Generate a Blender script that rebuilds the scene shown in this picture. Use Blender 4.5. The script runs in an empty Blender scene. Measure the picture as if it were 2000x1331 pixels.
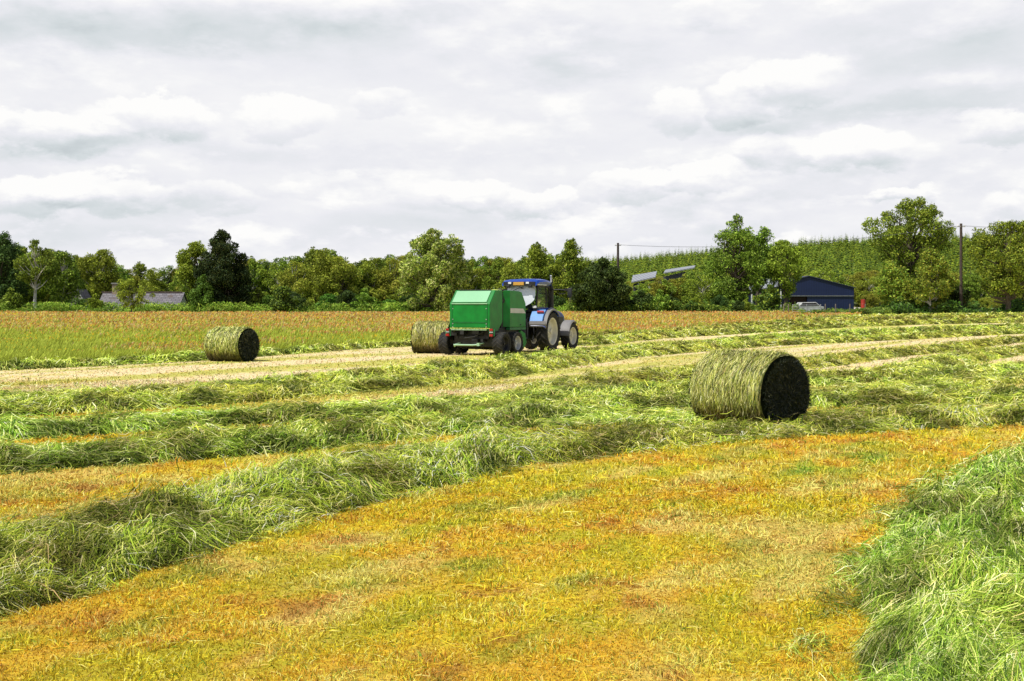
import bpy, bmesh, math, random
import numpy as np
from mathutils import Vector, Matrix
R = math.radians
SC = bpy.context.scene
COL = SC.collection
random.seed(7)
rg = np.random.default_rng(11)
PI = math.pi
F = 2200.0; CX = 1000.0; HY = 604.0; CH = 1.9      # focal length in photo pixels, horizon row, eye height

# ------------------------------------------------------------------ noise
def _h(ix, iy, s):
    n = (ix.astype(np.int64)*374761393 + iy.astype(np.int64)*668265263 + s*1274126177) & 0xFFFFFFFF
    n = ((n ^ (n >> 13))*1274126177) & 0xFFFFFFFF
    n = (n ^ (n >> 16)) & 0xFFFFFFFF
    return n/4294967295.0
def vn(x, y, s=0):
    x = np.asarray(x, float); y = np.asarray(y, float)
    ix = np.floor(x); iy = np.floor(y); fx = x-ix; fy = y-iy
    fx = fx*fx*(3-2*fx); fy = fy*fy*(3-2*fy)
    a = _h(ix, iy, s); b = _h(ix+1, iy, s); c = _h(ix, iy+1, s); d = _h(ix+1, iy+1, s)
    return (a*(1-fx)+b*fx)*(1-fy) + (c*(1-fx)+d*fx)*fy
def fbm(x, y, s=0, o=4):
    v = 0; a = .5; t = 0
    for k in range(o):
        v = v + a*vn(x, y, s+k*17); t += a; a *= .5; x = x*2.03+3.1; y = y*2.03+1.7
    return v/t
def sm(e0, e1, x):
    t = np.clip((x-e0)/(e1-e0), 0, 1); return t*t*(3-2*t)
def mixc(a, b, t):
    t = np.asarray(t)[..., None]; return a*(1-t) + b*t
def C3(*c): return np.array(c, float)

# ------------------------------------------------------------------ terrain
def gz(x, y):
    x = np.asarray(x, float); y = np.asarray(y, float)
    return 1.3*sm(50, 140, y) + .05*(fbm(x/7, y/7, 5, 3)-.5)*sm(6, 14, y) + .022*(fbm(x/.45, y/.45, 6, 3)-.5)*(1-sm(14, 20, y))
HCX = [-1200, 0, 500, 900, 1200, 1600, 2000, 3400]; HCZ = [3, 3, 4, 12.5, 16.5, 23.5, 26, 27.5]
def hz(x, y):
    x = np.asarray(x, float); y = np.asarray(y, float)
    px = CX + F*x/np.maximum(y, 1)
    hc = np.interp(px, HCX, HCZ)
    return gz(x, y) + hc*np.clip((y-175)/245, 0, 1)**1.15 + 1.2*(fbm(x/40, y/40, 9, 3)-.5)*sm(180, 260, y)
def ground(px, py):
    """world point of the field seen at a photo pixel"""
    r = (px-CX)/F; s = (py-HY)/F
    lo, hi = 2.0, 220.0
    for _ in range(50):
        m = (lo+hi)/2
        if CH - s*m > float(gz(r*m, m)): lo = m
        else: hi = m
    return r*lo, lo
def X(px, d): return (px-CX)/F*d
def Zp(py, d): return CH + (HY-py)/F*d

# ------------------------------------------------------------------ materials
def newmat(name):
    m = bpy.data.materials.new(name); m.use_nodes = True
    nt = m.node_tree; nt.nodes.clear()
    out = nt.nodes.new('ShaderNodeOutputMaterial')
    return m, nt, out
def pmat(name, col, rough=.6, metal=0, var=.25, scale=3, bump=0, spec=.5, coat=0):
    m, nt, out = newmat(name)
    p = nt.nodes.new('ShaderNodeBsdfPrincipled'); p.inputs['Roughness'].default_value = rough
    p.inputs['Metallic'].default_value = metal; p.inputs['Specular IOR Level'].default_value = spec
    p.inputs['Coat Weight'].default_value = coat
    tc = nt.nodes.new('ShaderNodeTexCoord')
    n = nt.nodes.new('ShaderNodeTexNoise'); n.inputs['Scale'].default_value = scale; n.inputs['Detail'].default_value = 6
    nt.links.new(tc.outputs['Object'], n.inputs['Vector'])
    r = nt.nodes.new('ShaderNodeValToRGB')
    r.color_ramp.elements[0].position = .3; r.color_ramp.elements[1].position = .7
    r.color_ramp.elements[0].color = [c*(1-var) for c in col]+[1]
    r.color_ramp.elements[1].color = [min(1, c*(1+var)) for c in col]+[1]
    nt.links.new(n.outputs['Fac'], r.inputs['Fac']); nt.links.new(r.outputs['Color'], p.inputs['Base Color'])
    if bump:
        b = nt.nodes.new('ShaderNodeBump'); b.inputs['Strength'].default_value = bump; b.inputs['Distance'].default_value = .02
        n2 = nt.nodes.new('ShaderNodeTexNoise'); n2.inputs['Scale'].default_value = scale*8
        nt.links.new(tc.outputs['Object'], n2.inputs['Vector']); nt.links.new(n2.outputs['Fac'], b.inputs['Height'])
        nt.links.new(b.outputs['Normal'], p.inputs['Normal'])
    nt.links.new(p.outputs[0], out.inputs[0])
    return m
def leafmat(name, trans=.25, rough=.55, spec=.3, tint=(1, 1, 1)):
    m, nt, out = newmat(name)
    a = nt.nodes.new('ShaderNodeAttribute'); a.attribute_name = 'Col'
    oi = nt.nodes.new('ShaderNodeObjectInfo')
    hs = nt.nodes.new('ShaderNodeHueSaturation')
    mp = nt.nodes.new('ShaderNodeMapRange'); mp.inputs[3].default_value = .485; mp.inputs[4].default_value = .515
    mv = nt.nodes.new('ShaderNodeMapRange'); mv.inputs[3].default_value = .85; mv.inputs[4].default_value = 1.15
    nt.links.new(oi.outputs['Random'], mp.inputs[0]); nt.links.new(oi.outputs['Random'], mv.inputs[0])
    nt.links.new(mp.outputs[0], hs.inputs['Hue']); nt.links.new(mv.outputs[0], hs.inputs['Value'])
    nt.links.new(a.outputs['Color'], hs.inputs['Color'])
    p = nt.nodes.new('ShaderNodeBsdfPrincipled'); p.inputs['Roughness'].default_value = rough
    p.inputs['Specular IOR Level'].default_value = spec
    t = nt.nodes.new('ShaderNodeBsdfTranslucent')
    mx = nt.nodes.new('ShaderNodeMixShader'); mx.inputs[0].default_value = trans
    nt.links.new(hs.outputs[0], p.inputs['Base Color']); nt.links.new(hs.outputs[0], t.inputs['Color'])
    nt.links.new(p.outputs[0], mx.inputs[1]); nt.links.new(t.outputs[0], mx.inputs[2])
    nt.links.new(mx.outputs[0], out.inputs[0])
    return m
def attrmat(name, rough=.9, dscale=30, dvar=.35, bump=.4, spec=.2):
    m, nt, out = newmat(name)
    a = nt.nodes.new('ShaderNodeAttribute'); a.attribute_name = 'Col'
    tc = nt.nodes.new('ShaderNodeTexCoord')
    n = nt.nodes.new('ShaderNodeTexNoise'); n.inputs['Scale'].default_value = dscale; n.inputs['Detail'].default_value = 8
    n.inputs['Roughness'].default_value = .7
    nt.links.new(tc.outputs['Object'], n.inputs['Vector'])
    mr = nt.nodes.new('ShaderNodeMapRange'); mr.inputs[1].default_value = .3; mr.inputs[2].default_value = .7
    mr.inputs[3].default_value = 1-dvar; mr.inputs[4].default_value = 1+dvar
    nt.links.new(n.outputs['Fac'], mr.inputs[0])
    vm = nt.nodes.new('ShaderNodeVectorMath'); vm.operation = 'SCALE'
    nt.links.new(a.outputs['Color'], vm.inputs[0]); nt.links.new(mr.outputs[0], vm.inputs['Scale'])
    p = nt.nodes.new('ShaderNodeBsdfPrincipled'); p.inputs['Roughness'].default_value = rough
    p.inputs['Specular IOR Level'].default_value = spec
    nt.links.new(vm.outputs[0], p.inputs['Base Color'])
    b = nt.nodes.new('ShaderNodeBump'); b.inputs['Strength'].default_value = bump; b.inputs['Distance'].default_value = .03
    nt.links.new(n.outputs['Fac'], b.inputs['Height']); nt.links.new(b.outputs['Normal'], p.inputs['Normal'])
    nt.links.new(p.outputs[0], out.inputs[0])
    return m

# ------------------------------------------------------------------ mesh helpers
def np_mesh(name, V, Fq, col=None, mats=(), smooth=False, mi=None):
    """V (n,3), Fq (m,4) quads; col (n,3) vertex colours"""
    me = bpy.data.meshes.new(name)
    V = np.ascontiguousarray(V, dtype=np.float32); Fq = np.ascontiguousarray(Fq, dtype=np.int32)
    n, m, k = len(V), len(Fq), Fq.shape[1]
    me.vertices.add(n); me.vertices.foreach_set('co', V.ravel())
    me.loops.add(m*k); me.loops.foreach_set('vertex_index', Fq.ravel())
    me.polygons.add(m); me.polygons.foreach_set('loop_start', np.arange(0, m*k, k, dtype=np.int32))
    if smooth: me.polygons.foreach_set('use_smooth', np.ones(m, dtype=bool))
    for a in mats: me.materials.append(a)
    if mi is not None: me.polygons.foreach_set('material_index', np.asarray(mi, dtype=np.int32))
    me.update(calc_edges=True)
    if col is not None:
        ca = me.color_attributes.new('Col', 'FLOAT_COLOR', 'POINT')
        c4 = np.ones((n, 4), dtype=np.float32); c4[:, :3] = np.clip(col, 0, 1); ca.data.foreach_set('color', c4.ravel())
    return me
def link(name, me, parent=None, loc=(0, 0, 0), rot=(0, 0, 0)):
    o = bpy.data.objects.new(name, me); COL.objects.link(o)
    o.location = loc; o.rotation_euler = rot
    if parent: o.parent = parent
    return o
def tag(o, label=None, cat=None, group=None, kind=None):
    if label: o['label'] = label
    if cat: o['category'] = cat
    if group: o['group'] = group
    if kind: o['kind'] = kind
    return o
def empty(name, loc, rz=0):
    o = bpy.data.objects.new(name, None); COL.objects.link(o); o.location = loc; o.rotation_euler = (0, 0, rz); o.empty_display_size = .3
    return o
class MB:
    def __init__(s): s.bm = bmesh.new()
    def _cv(s, pts, M=None):
        return [s.bm.verts.new((M @ Vector(p)) if M else Vector(p)) for p in pts]
    def box(s, c, d, rot=None):
        M = Matrix.Translation(c)
        if rot: M = M @ Matrix.Rotation(rot[0], 4, 'X') @ Matrix.Rotation(rot[1], 4, 'Y') @ Matrix.Rotation(rot[2], 4, 'Z')
        x, y, z = d[0]/2, d[1]/2, d[2]/2
        v = s._cv([(-x,-y,-z),(x,-y,-z),(x,y,-z),(-x,y,-z),(-x,-y,z),(x,-y,z),(x,y,z),(-x,y,z)], M)
        for f in ((0,3,2,1),(4,5,6,7),(0,1,5,4),(1,2,6,5),(2,3,7,6),(3,0,4,7)): s.bm.faces.new([v[i] for i in f])
        return s
    def prism(s, prof, x0, x1, ax='x'):
        """profile of (y,z) pairs extruded along x; ax='z': (x,y) along z"""
        f = (lambda a, p: (a, p[0], p[1])) if ax == 'x' else ((lambda a, p: (p[0], p[1], a)) if ax == 'z' else (lambda a, p: (p[0], a, p[1])))
        A = s._cv([f(x0, p) for p in prof]); B = s._cv([f(x1, p) for p in prof])
        n = len(prof)
        for i in range(n):
            j = (i+1) % n; s.bm.faces.new((A[i], A[j], B[j], B[i]))
        s.bm.faces.new(A[::-1]); s.bm.faces.new(B)
        return s
    def poly(s, pts): s.bm.faces.new(s._cv(pts)); return s
    def tube(s, pts, r, n=8, cap=True):
        pts = [Vector(p) for p in pts]; rs = r if isinstance(r, (list, tuple)) else [r]*len(pts)
        rings = []
        for i, p in enumerate(pts):
            d = (pts[min(i+1, len(pts)-1)] - pts[max(i-1, 0)]).normalized()
            u = d.orthogonal().normalized() if i == 0 else (u - d*u.dot(d)).normalized()
            w = d.cross(u)
            rings.append([s.bm.verts.new(p + (u*math.cos(a) + w*math.sin(a))*rs[i]) for a in [2*PI*k/n for k in range(n)]])
        for a, b in zip(rings, rings[1:]):
            for k in range(n): s.bm.faces.new((a[k], a[(k+1) % n], b[(k+1) % n], b[k]))
        if cap: s.bm.faces.new(rings[0][::-1]); s.bm.faces.new(rings[-1])
        return s
    def lathe(s, prof, c=(0, 0, 0), n=32, closed=False):
        """profile (x along axis X, radius) revolved about the X axis through c"""
        rings = []
        for (x, r) in prof:
            rings.append([s.bm.verts.new((c[0]+x, c[1]+r*math.cos(2*PI*k/n), c[2]+r*math.sin(2*PI*k/n))) for k in range(n)])
        for a, b in zip(rings, rings[1:]):
            for k in range(n): s.bm.faces.new((a[k], a[(k+1) % n], b[(k+1) % n], b[k]))
        return s
    def build(s, name, mat, parent=None, bevel=0, smooth=False, label=None, loc=(0, 0, 0), rot=(0, 0, 0)):
        bmesh.ops.recalc_face_normals(s.bm, faces=s.bm.faces)
        me = bpy.data.meshes.new(name); s.bm.to_mesh(me); s.bm.free(); me.materials.append(mat)
        if smooth:
            me.polygons.foreach_set('use_smooth', [True]*len(me.polygons)); me.update()
        o = link(name, me, parent, loc, rot)
        if smooth:
            es = o.modifiers.new('edge', 'EDGE_SPLIT'); es.split_angle = R(35)
        if bevel:
            b = o.modifiers.new('bevel', 'BEVEL'); b.width = bevel; b.segments = 2; b.limit_method = 'ANGLE'
        if label: o['label'] = label
        return o

def ribbons(P, W, side, col, coltip=None):
    """P (n,k,3) centre points, W (n,k) half widths, side (n,k,3) or (n,1,3) unit side vectors -> V,F,C"""
    n, k, _ = P.shape
    A = P - side*W[..., None]; B = P + side*W[..., None]
    V = np.stack([A, B], 2).reshape(-1, 3)
    base = (np.arange(n)*2*k)[:, None]
    Fs = [base + np.array([[2*i, 2*i+1, 2*i+3, 2*i+2]]) for i in range(k-1)]
    Fq = np.stack(Fs, 1).reshape(-1, 4)
    if col.ndim == 2: Cc = np.repeat(col[:, None, :], 2*k, 1).reshape(-1, 3)
    else: Cc = np.repeat(col[:, :, None, :], 2, 2).reshape(-1, 3)
    return V, Fq, Cc
def merge(parts):
    V = []; Q = []; C = []; o = 0
    for v, q, c in parts:
        V.append(v); Q.append(q+o); C.append(c); o += len(v)
    return np.concatenate(V), np.concatenate(Q), np.concatenate(C)

# ------------------------------------------------------------------ field colours
def rowcoord(x, y):
    a, b = .56, .83
    return x*a + y*b, x*b - y*a
OCH = C3(.78, .49, .035); YEL = C3(.78, .56, .03); YGR = C3(.48, .49, .025); TAN = C3(.84, .65, .19); BRN = C3(.44, .21, .04)
GRN = C3(.10, .20, .022); PAL = C3(.72, .57, .31); FYG = C3(.44, .43, .07)
def gcol(x, y):
    x = np.asarray(x, float); y = np.asarray(y, float)
    u, v = rowcoord(x, y)
    n1 = fbm(u/1.5, v/.8, 21, 5); n2 = fbm(u/1.0+9, v/.5, 31, 5); n3 = fbm(x/.28, y/.28, 41, 4); n4 = fbm(u/1.3, v/.45, 51, 5)
    near = mixc(np.broadcast_to(OCH, x.shape+(3,)), YEL, sm(.38, .6, n1))
    near = mixc(near, YGR, sm(.50, .68, n2)*.7)
    near = mixc(near, TAN, sm(.52, .72, n4)*.6)
    near = mixc(near, BRN, sm(.56, .72, n3)*.75*(1-sm(.5, .6, n2)))
    near = mixc(near, GRN*1.7, sm(.60, .78, fbm(u/1.1+40, v/.4, 61, 5))*.6)
    gp = np.exp(-((x-4.1-.75*(y-14.0))/.6)**2-((y-14.0)/1.2)**2)*sm(.3, .6, fbm(u*1.3, v*2, 65, 4)); near = mixc(near, GRN*1.8, np.clip(gp*1.2, 0, .9))
    far = mixc(np.broadcast_to(PAL, x.shape+(3,)), FYG, sm(.42, .62, fbm(u/14, v/.9, 71))*.9)
    far = mixc(far, TAN*.8, sm(.6, .7, fbm(u/3, v/.5, 81))*.5)
    c = mixc(near, far, sm(17, 27, y + 3*(fbm(x/6, y/6, 91)-.5)))
    return c

# ------------------------------------------------------------------ ground sheet
rad = np.concatenate([[0.0], np.geomspace(.6, 5000, 620)])
ang = np.concatenate([np.linspace(-32, 32, 330), np.linspace(32, 328, 62)[1:-1]])*PI/180
def polar_sheet(rad, ang, zf, wrap=True):
    Rr, Aa = np.meshgrid(rad, ang, indexing='ij')
    x = Rr*np.sin(Aa); y = Rr*np.cos(Aa)
    z = zf(x, y); V = np.stack([x, y, z], -1).reshape(-1, 3)
    nr, na = len(rad), len(ang)
    i = np.arange(nr-1)[:, None]; j = np.arange(na if wrap else na-1)[None, :]; j2 = (j+1) % na
    Q = np.stack([i*na+j, i*na+j2, (i+1)*na+j2, (i+1)*na+j], -1).reshape(-1, 4)[:, ::-1]
    return V, Q
V, Q = polar_sheet(rad, ang, gz)
cg = gcol(V[:, 0], V[:, 1])
dd = np.hypot(V[:, 0], V[:, 1])
cg = mixc(cg, np.broadcast_to(C3(.10, .16, .03), cg.shape), sm(126, 132, V[:, 1]))
cg = mixc(cg, cg*.74, 1-sm(18, 26, V[:, 1]))
me = np_mesh('field', V, Q, cg, [attrmat('mown_stubble', dscale=22, dvar=.4, bump=.7)], True)
tag(link('ground', me), kind='structure')

# ------------------------------------------------------------------ grass blades
BLADE = leafmat('cut_grass', .32, .75, .12)
STUB = leafmat('stubble_blades', .25, .8, .1)
def paint(n, pal, w):
    idx = rg.choice(len(pal), n, p=np.array(w)/np.sum(w))
    c = np.array(pal)[idx]
    return c*rg.uniform(.75, 1.25, (n, 1))
PAL_NEAR = [C3(.22,.30,.028), C3(.37,.44,.055), C3(.56,.58,.15), C3(.80,.76,.36), C3(.045,.085,.012), C3(.62,.50,.2), C3(.22,.34,.03)]
W_NEAR = [3.4, 3.0, 2.4, 1.5, 2.2, .6, 2.4]
PAL_FAR = [C3(.32,.38,.04), C3(.48,.52,.07), C3(.66,.66,.15), C3(.82,.78,.32), C3(.11,.17,.02), C3(.60,.50,.15)]
W_FAR = [3.2, 3.2, 2.4, 1.3, 1.9, .6]
MATM = attrmat('windrow_underlayer', dscale=14, dvar=.5, bump=1)

def spline(pts, step=.25):
    P = np.array(pts, float)
    t = np.concatenate([[0], np.cumsum(np.hypot(*np.diff(P, axis=0).T))])
    s = np.arange(0, t[-1], step)
    x = np.interp(s, t, P[:, 0]); y = np.interp(s, t, P[:, 1])
    k = np.ones(13)/13
    for _ in range(2):
        x = np.convolve(np.pad(x, 6, 'reflect', reflect_type='odd'), k, 'valid'); y = np.convolve(np.pad(y, 6, 'reflect', reflect_type='odd'), k, 'valid')
    return np.stack([x, y], 1)

def windrow(label, pts, hw, h, seed, dens=1.0, px=True, shift=True, ragged=.25, blend=1.0, hs=None, lit=1.0):
    """pts: near edge in photo pixels -> a heap of cut grass lying on the ground, half width hw, height h"""
    if px: pts = [ground(*p) for p in pts]
    C = spline(pts)
    T = np.gradient(C, axis=0); T /= np.linalg.norm(T, axis=1)[:, None]
    N = np.stack([-T[:, 1], T[:, 0]], 1)                     # left of travel = away from camera for rows running right
    if shift: C = C + N*hw
    L = np.concatenate([[0], np.cumsum(np.linalg.norm(np.diff(C, axis=0), axis=1))])
    def Cat(s):
        cx = np.interp(s, L, C[:, 0]); cy = np.interp(s, L, C[:, 1]); nx = np.interp(s, L, N[:, 0]); ny = np.interp(s, L, N[:, 1])
        return cx, cy, nx, ny
    def H(s, t):
        w = hw*(1 + ragged*2*(fbm(s/1.3, t*0+seed, seed, 3)-.5) + .12*(fbm(s/.3, t*0+3, seed+1, 2)-.5))
        q = np.clip(1-(t/w)**2, -1, 1)
        prof = np.sign(q)*np.abs(q)**.8
        hh = h*(.80 + .6*(fbm(s/.9, t/.8, seed+2, 3)-.42))
        lump = (fbm(s/.42, t/.30, seed+3, 3)-.5)*1.25*h + (fbm(s/.14, t/.12, seed+4, 2)-.5)*.45*h
        ends = sm(0, 1.6, s)*sm(0, 1.6, L[-1]-s)
        if hs is not None: ends = ends*np.interp(s/L[-1], [a for a, b in hs], [b for a, b in hs])
        return (hh*prof + lump*np.clip(q+.25, 0, 1))*ends - .03*(1-ends)
    def world(s, t, dz=0):
        cx, cy, nx, ny = Cat(s)
        x = cx+nx*t; y = cy+ny*t
        return x, y, gz(x, y) + np.maximum(H(s, t), -.02) + dz
    # underlayer
    ds = .12 if np.min(C[:, 1]) < 30 else .3
    sN = max(8, int(L[-1]/ds)); tN = 15
    S, Tt = np.meshgrid(np.linspace(0, L[-1], sN), np.linspace(-hw*1.3, hw*1.3, tN), indexing='ij')
    x, y, z = world(S, Tt, -.05)
    Vg = np.stack([x, y, z], -1).reshape(-1, 3)
    i = np.arange(sN-1)[:, None]; j = np.arange(tN-1)[None, :]
    Qg = np.stack([i*tN+j, (i+1)*tN+j, (i+1)*tN+j+1, i*tN+j+1], -1).reshape(-1, 4)
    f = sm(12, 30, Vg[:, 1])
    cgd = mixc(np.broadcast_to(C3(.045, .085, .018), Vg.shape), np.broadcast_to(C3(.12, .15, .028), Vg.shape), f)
    # blades: density follows 1/width
    dist = np.hypot(C[:, 0], C[:, 1])
    wid = np.clip(dist/1126*.36, .0019, .045); ln = np.clip(.22+dist*.0028, .22, .42)
    cover = 5.0*dens
    rho = cover*2.6*hw/(wid*2*ln*.62)
    rho[np.abs(C[:, 0]) > .52*np.abs(C[:, 1])+3.0] *= .25
    cum = np.concatenate([[0], np.cumsum((rho[1:]+rho[:-1])/2*np.diff(L))])
    n = int(cum[-1])
    s = np.interp(rg.uniform(0, cum[-1], n), cum, L)
    t = rg.uniform(-1.28, 1.28, n)*hw
    hh = H(s, t)
    keep = (hh > .0) | (rg.random(n) < .6*sm(.35, .7, fbm(s/.5, t/.5, seed+15, 3))*np.exp(-np.maximum(np.abs(t)-hw, 0)*3.5))
    s = s[keep]; t = t[keep]; n = len(s)
    w = np.interp(s, L, wid)*rg.uniform(.6, 1.5, n); l = np.interp(s, L, ln)*rg.uniform(.45, 1.35, n)
    # flow: mostly along row, combed in swirls
    a = (fbm(s/.8, t/.6, seed+7, 3)-.5)*4.2 + rg.normal(0, .55, n) + (rg.random(n) < .5)*PI
    k = 4
    u = np.linspace(-.5, .5, k)[None, :]*l[:, None]
    bend = rg.normal(0, .5, n)[:, None]
    A = a[:, None] + bend*np.linspace(-1, 1, k)[None, :]
    ss = s[:, None] + u*np.cos(A); tt = t[:, None] + u*np.sin(A)
    ss = np.clip(ss, 0, L[-1])
    up = np.abs(rg.normal(0, .022, n))*(1+h) ; stick = (rg.random(n) < .07)*rg.uniform(.03, .13, n)
    arc = np.sin(np.linspace(0, PI, k))[None, :]
    tip = np.linspace(-1, 1, k)[None, :]*rg.normal(0, 1, n)[:, None]
    dz = up[:, None]*(1+arc*1.5) + np.abs(tip)*stick[:, None] + .004
    x, y, z = world(ss, tt, dz)
    fk = np.linspace(0, 1, k)[None, :]; zl_ = z[:, :1]*(1-fk)+z[:, -1:]*fk; z = .45*z + .55*np.maximum(zl_, z-.05)
    P = np.stack([x, y, z], -1)
    D = P[:, -1]-P[:, 0]; D /= np.linalg.norm(D, axis=1)[:, None]+1e-6
    rv = rg.normal(0, 1, (n, 3))*.8 + np.array([0, 0, 0]); sd = np.cross(D, np.array([0, 0, 1.])+rv*.45)
    sd /= np.linalg.norm(sd, axis=1)[:, None]+1e-6
    taper = np.array([.55, 1, .85, .15])
    Wd = w[:, None]*taper[None, :]
    ff = sm(13, 26, P[:, 0, 1] + (rg.random(n)-.5)*6)*blend
    c1 = paint(n, PAL_NEAR, W_NEAR); c2 = paint(n, PAL_FAR, W_FAR)
    cc = np.where((rg.random(n) < ff)[:, None], c2, c1)
    patch = fbm(s/.7, t/.5, seed+9, 3)                        # dark handfuls paint in shadow between the clumps
    dk = .50 + .88*sm(.34, .62, patch) ; cc = cc*dk[:, None]
    hue = fbm(s/1.2, t/.6, seed+12, 3); cc[:, 0] *= .94 + .14*sm(.3, .7, hue)
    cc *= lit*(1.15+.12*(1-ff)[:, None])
    hol = np.clip((h*.55-H(ss[:, 1], tt[:, 1]))/(h*.8+1e-6), 0, 1); cc *= (1-.45*hol*(np.abs(t) < hw*.8))[:, None]  # shade in the hollows painted into the blade colour
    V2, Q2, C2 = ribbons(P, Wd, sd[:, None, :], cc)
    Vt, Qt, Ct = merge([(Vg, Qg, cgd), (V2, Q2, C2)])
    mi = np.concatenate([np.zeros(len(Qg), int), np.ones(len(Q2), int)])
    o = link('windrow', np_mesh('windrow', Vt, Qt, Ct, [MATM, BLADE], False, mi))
    tag(o, label, 'windrow', 'windrows of cut grass across the field', 'stuff')
    return n

NB = 0
NB += windrow('large loose heap of fresh cut grass filling the bottom right corner', [(1.15,1.6),(1.9,3.4),(2.8,5.6),(3.65,7.7),(4.45,9.6),(5.5,11.6),(6.6,13.2),(8.4,14.6),(11,15.9),(15,17)], 1.10, .26, 100, px=False, shift=False, dens=1.15, lit=.84)
NB += windrow('long dark green windrow crossing the foreground from lower left to the right edge', [(-500,1400),(-250,1290),(0,1195),(250,1115),(500,1052),(650,1000),(850,950),(950,922),(1100,897),(1300,872),(1450,860),(1600,848),(1800,838),(2000,832),(2400,826)], .78, .27, 200, hs=[(0,.85),(.15,.82),(.28,.92),(.42,.88),(.53,.45),(.60,.28),(.70,.35),(.8,.6),(1,.8)], lit=1.28, dens=1.1)
NB += windrow('second windrow from the front, bordering the yellow strip at left', [(-300,950),(0,925),(300,905),(600,882),(750,864),(950,843),(1150,824),(1300,804),(1450,796),(1600,800),(2000,790),(2400,775)], .68, .20, 300)
NB += windrow('low matted windrow behind the second one, tangled with dark tufts', [(-300,875),(0,862),(300,845),(600,826),(800,811),(1000,796),(1200,782),(1400,768),(1600,756),(1800,742),(2000,727),(2400,708)], .62, .15, 400)
NB += windrow('broad flat swath of grass round the nearest bale', [(880,822),(1000,815),(1200,806),(1400,796),(1600,790),(1790,774),(1900,760),(2000,748),(2400,725)], .8, .10, 450, dens=.8)
NB += windrow('thin flat layer of cut grass just below the nearest bale', [(940,848),(1100,834),(1250,828),(1450,829),(1650,824),(2000,812),(2400,800)], .9, .05, 470, dens=.8, hs=[(0,1),(.3,1),(.4,-.2),(.75,-.2),(.85,1),(1,1)])
NB += windrow('windrow running from the left edge to below the wide pale strip', [(-300,832),(0,817),(250,802),(500,786),(750,764),(1000,737),(1100,720),(1235,699),(1370,687),(1515,676),(1700,667),(2000,652),(2400,640)], .68, .19, 500)
NB += windrow('windrow edging the open stubble behind the baler', [(-300,812),(0,800),(250,788),(500,768),(750,742),(900,726),(1000,716),(1150,696),(1300,682),(1450,669),(1600,658),(1800,647),(2000,640),(2400,632)], .55, .19, 600)
NB += windrow('windrow passing just behind the nearest bale toward the right edge', [(1080,780),(1150,768),(1250,752),(1360,738),(1577,722),(1750,698),(2000,668),(2400,650)], .75, .18, 700)
NB += windrow('windrow right of the nearest bale, rising to the right edge', [(1340,760),(1577,754),(1700,750),(1790,743),(1890,712),(2000,692),(2400,662)], .85, .18, 750, dens=.9)
NB += windrow('thin ragged windrow along the edge of the flowering meadow', [(-300,738),(0,724),(150,718),(250,713),(400,705),(520,696),(650,686),(800,676),(980,669),(1140,665)], .45, .20, 800)
NB += windrow('windrow starting ahead of the tractor along the right meadow edge', [(1090,667),(1200,661),(1280,657),(1400,648),(1500,638),(1650,629),(1800,625),(2000,622),(2300,620)], .9, .28, 850)
NB += windrow('second windrow ahead of the tractor, toward the blue shed', [(1150,676),(1300,661),(1460,652),(1640,640),(1820,634),(2000,630),(2300,627)], 1.0, .28, 870)
NB += windrow('wide swath of grass below the tall pole at right', [(1500,668),(1700,655),(1850,649),(2000,645),(2300,640)], 1.1, .26, 880)
NB += windrow('farthest windrow lying just in front of the right hand hedge', [(1560,629),(1700,624),(1850,620.5),(2000,619),(2400,618)], 1.3, .3, 890)

# stubble blades of the mown strips
def scatter_field(n, y0, y1, margin=4.0):
    y = np.exp(rg.uniform(np.log(y0), np.log(y1), n)); x = rg.uniform(-1, 1, n)*(.47*y+margin)
    return x, y
def stubble(n, y0, y1, hgt):
    x, y = scatter_field(n, y0, y1)
    z = gz(x, y); d = np.hypot(x, y)
    fl = rg.random(n) < .16
    l = hgt*rg.uniform(.5, 1.5, n)*(1+.0*d); l[fl] *= 2.2
    tf = fbm(x/.16, y/.16, 77, 3); l *= np.clip(.5+1.2*sm(.3, .7, tf), .2, 1.7)
    az = rg.uniform(0, 2*PI, n); tilt = np.where(fl, rg.uniform(1.2, 1.5, n), np.abs(rg.normal(0, .55, n)))
    D = np.stack([np.sin(tilt)*np.cos(az), np.sin(tilt)*np.sin(az), np.cos(tilt)], 1)
    B = np.stack([x, y, z], 1)
    M_ = B + D*(l*.6)[:, None]; Tp = B + D*l[:, None] + np.stack([np.cos(az), np.sin(az), -.2*np.ones(n)], 1)*(l*.25)[:, None]
    P = np.stack([B, M_, Tp], 1)
    w = np.clip(d/1126*.4, .0018, .04)*rg.uniform(.6, 1.5, n)
    sd = np.cross(D, rg.normal(0, 1, (n, 3))); sd /= np.linalg.norm(sd, axis=1)[:, None]+1e-6
    c = gcol(x+rg.normal(0, .06, n), y+rg.normal(0, .06, n))*rg.uniform(.75, 1.7, (n, 1))
    st = rg.random(n); c[st < .14] = c[st < .14]*.4 + TAN*.85; c[st > .95] = GRN*1.4; dk_ = (st > .14) & (st < .24); c[dk_] *= .4; c *= (.85+.5*sm(.3, .65, tf))[:, None]
    cc = np.stack([c*.9, c, c*1.15], 1)
    return ribbons(P, w[:, None]*np.array([[.9, 1, .2]]), sd[:, None, :], cc)
parts = [stubble(520000, 3.6, 12.5, .024), stubble(220000, 10, 30, .036), stubble(60000, 25, 70, .035)]
V, Q, C_ = merge(parts)
tag(link('stubble', np_mesh('stubble', V, Q, C_, [STUB])), 'short ochre and yellow green stubble left on the mown strips', 'stubble', None, 'stuff')

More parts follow.
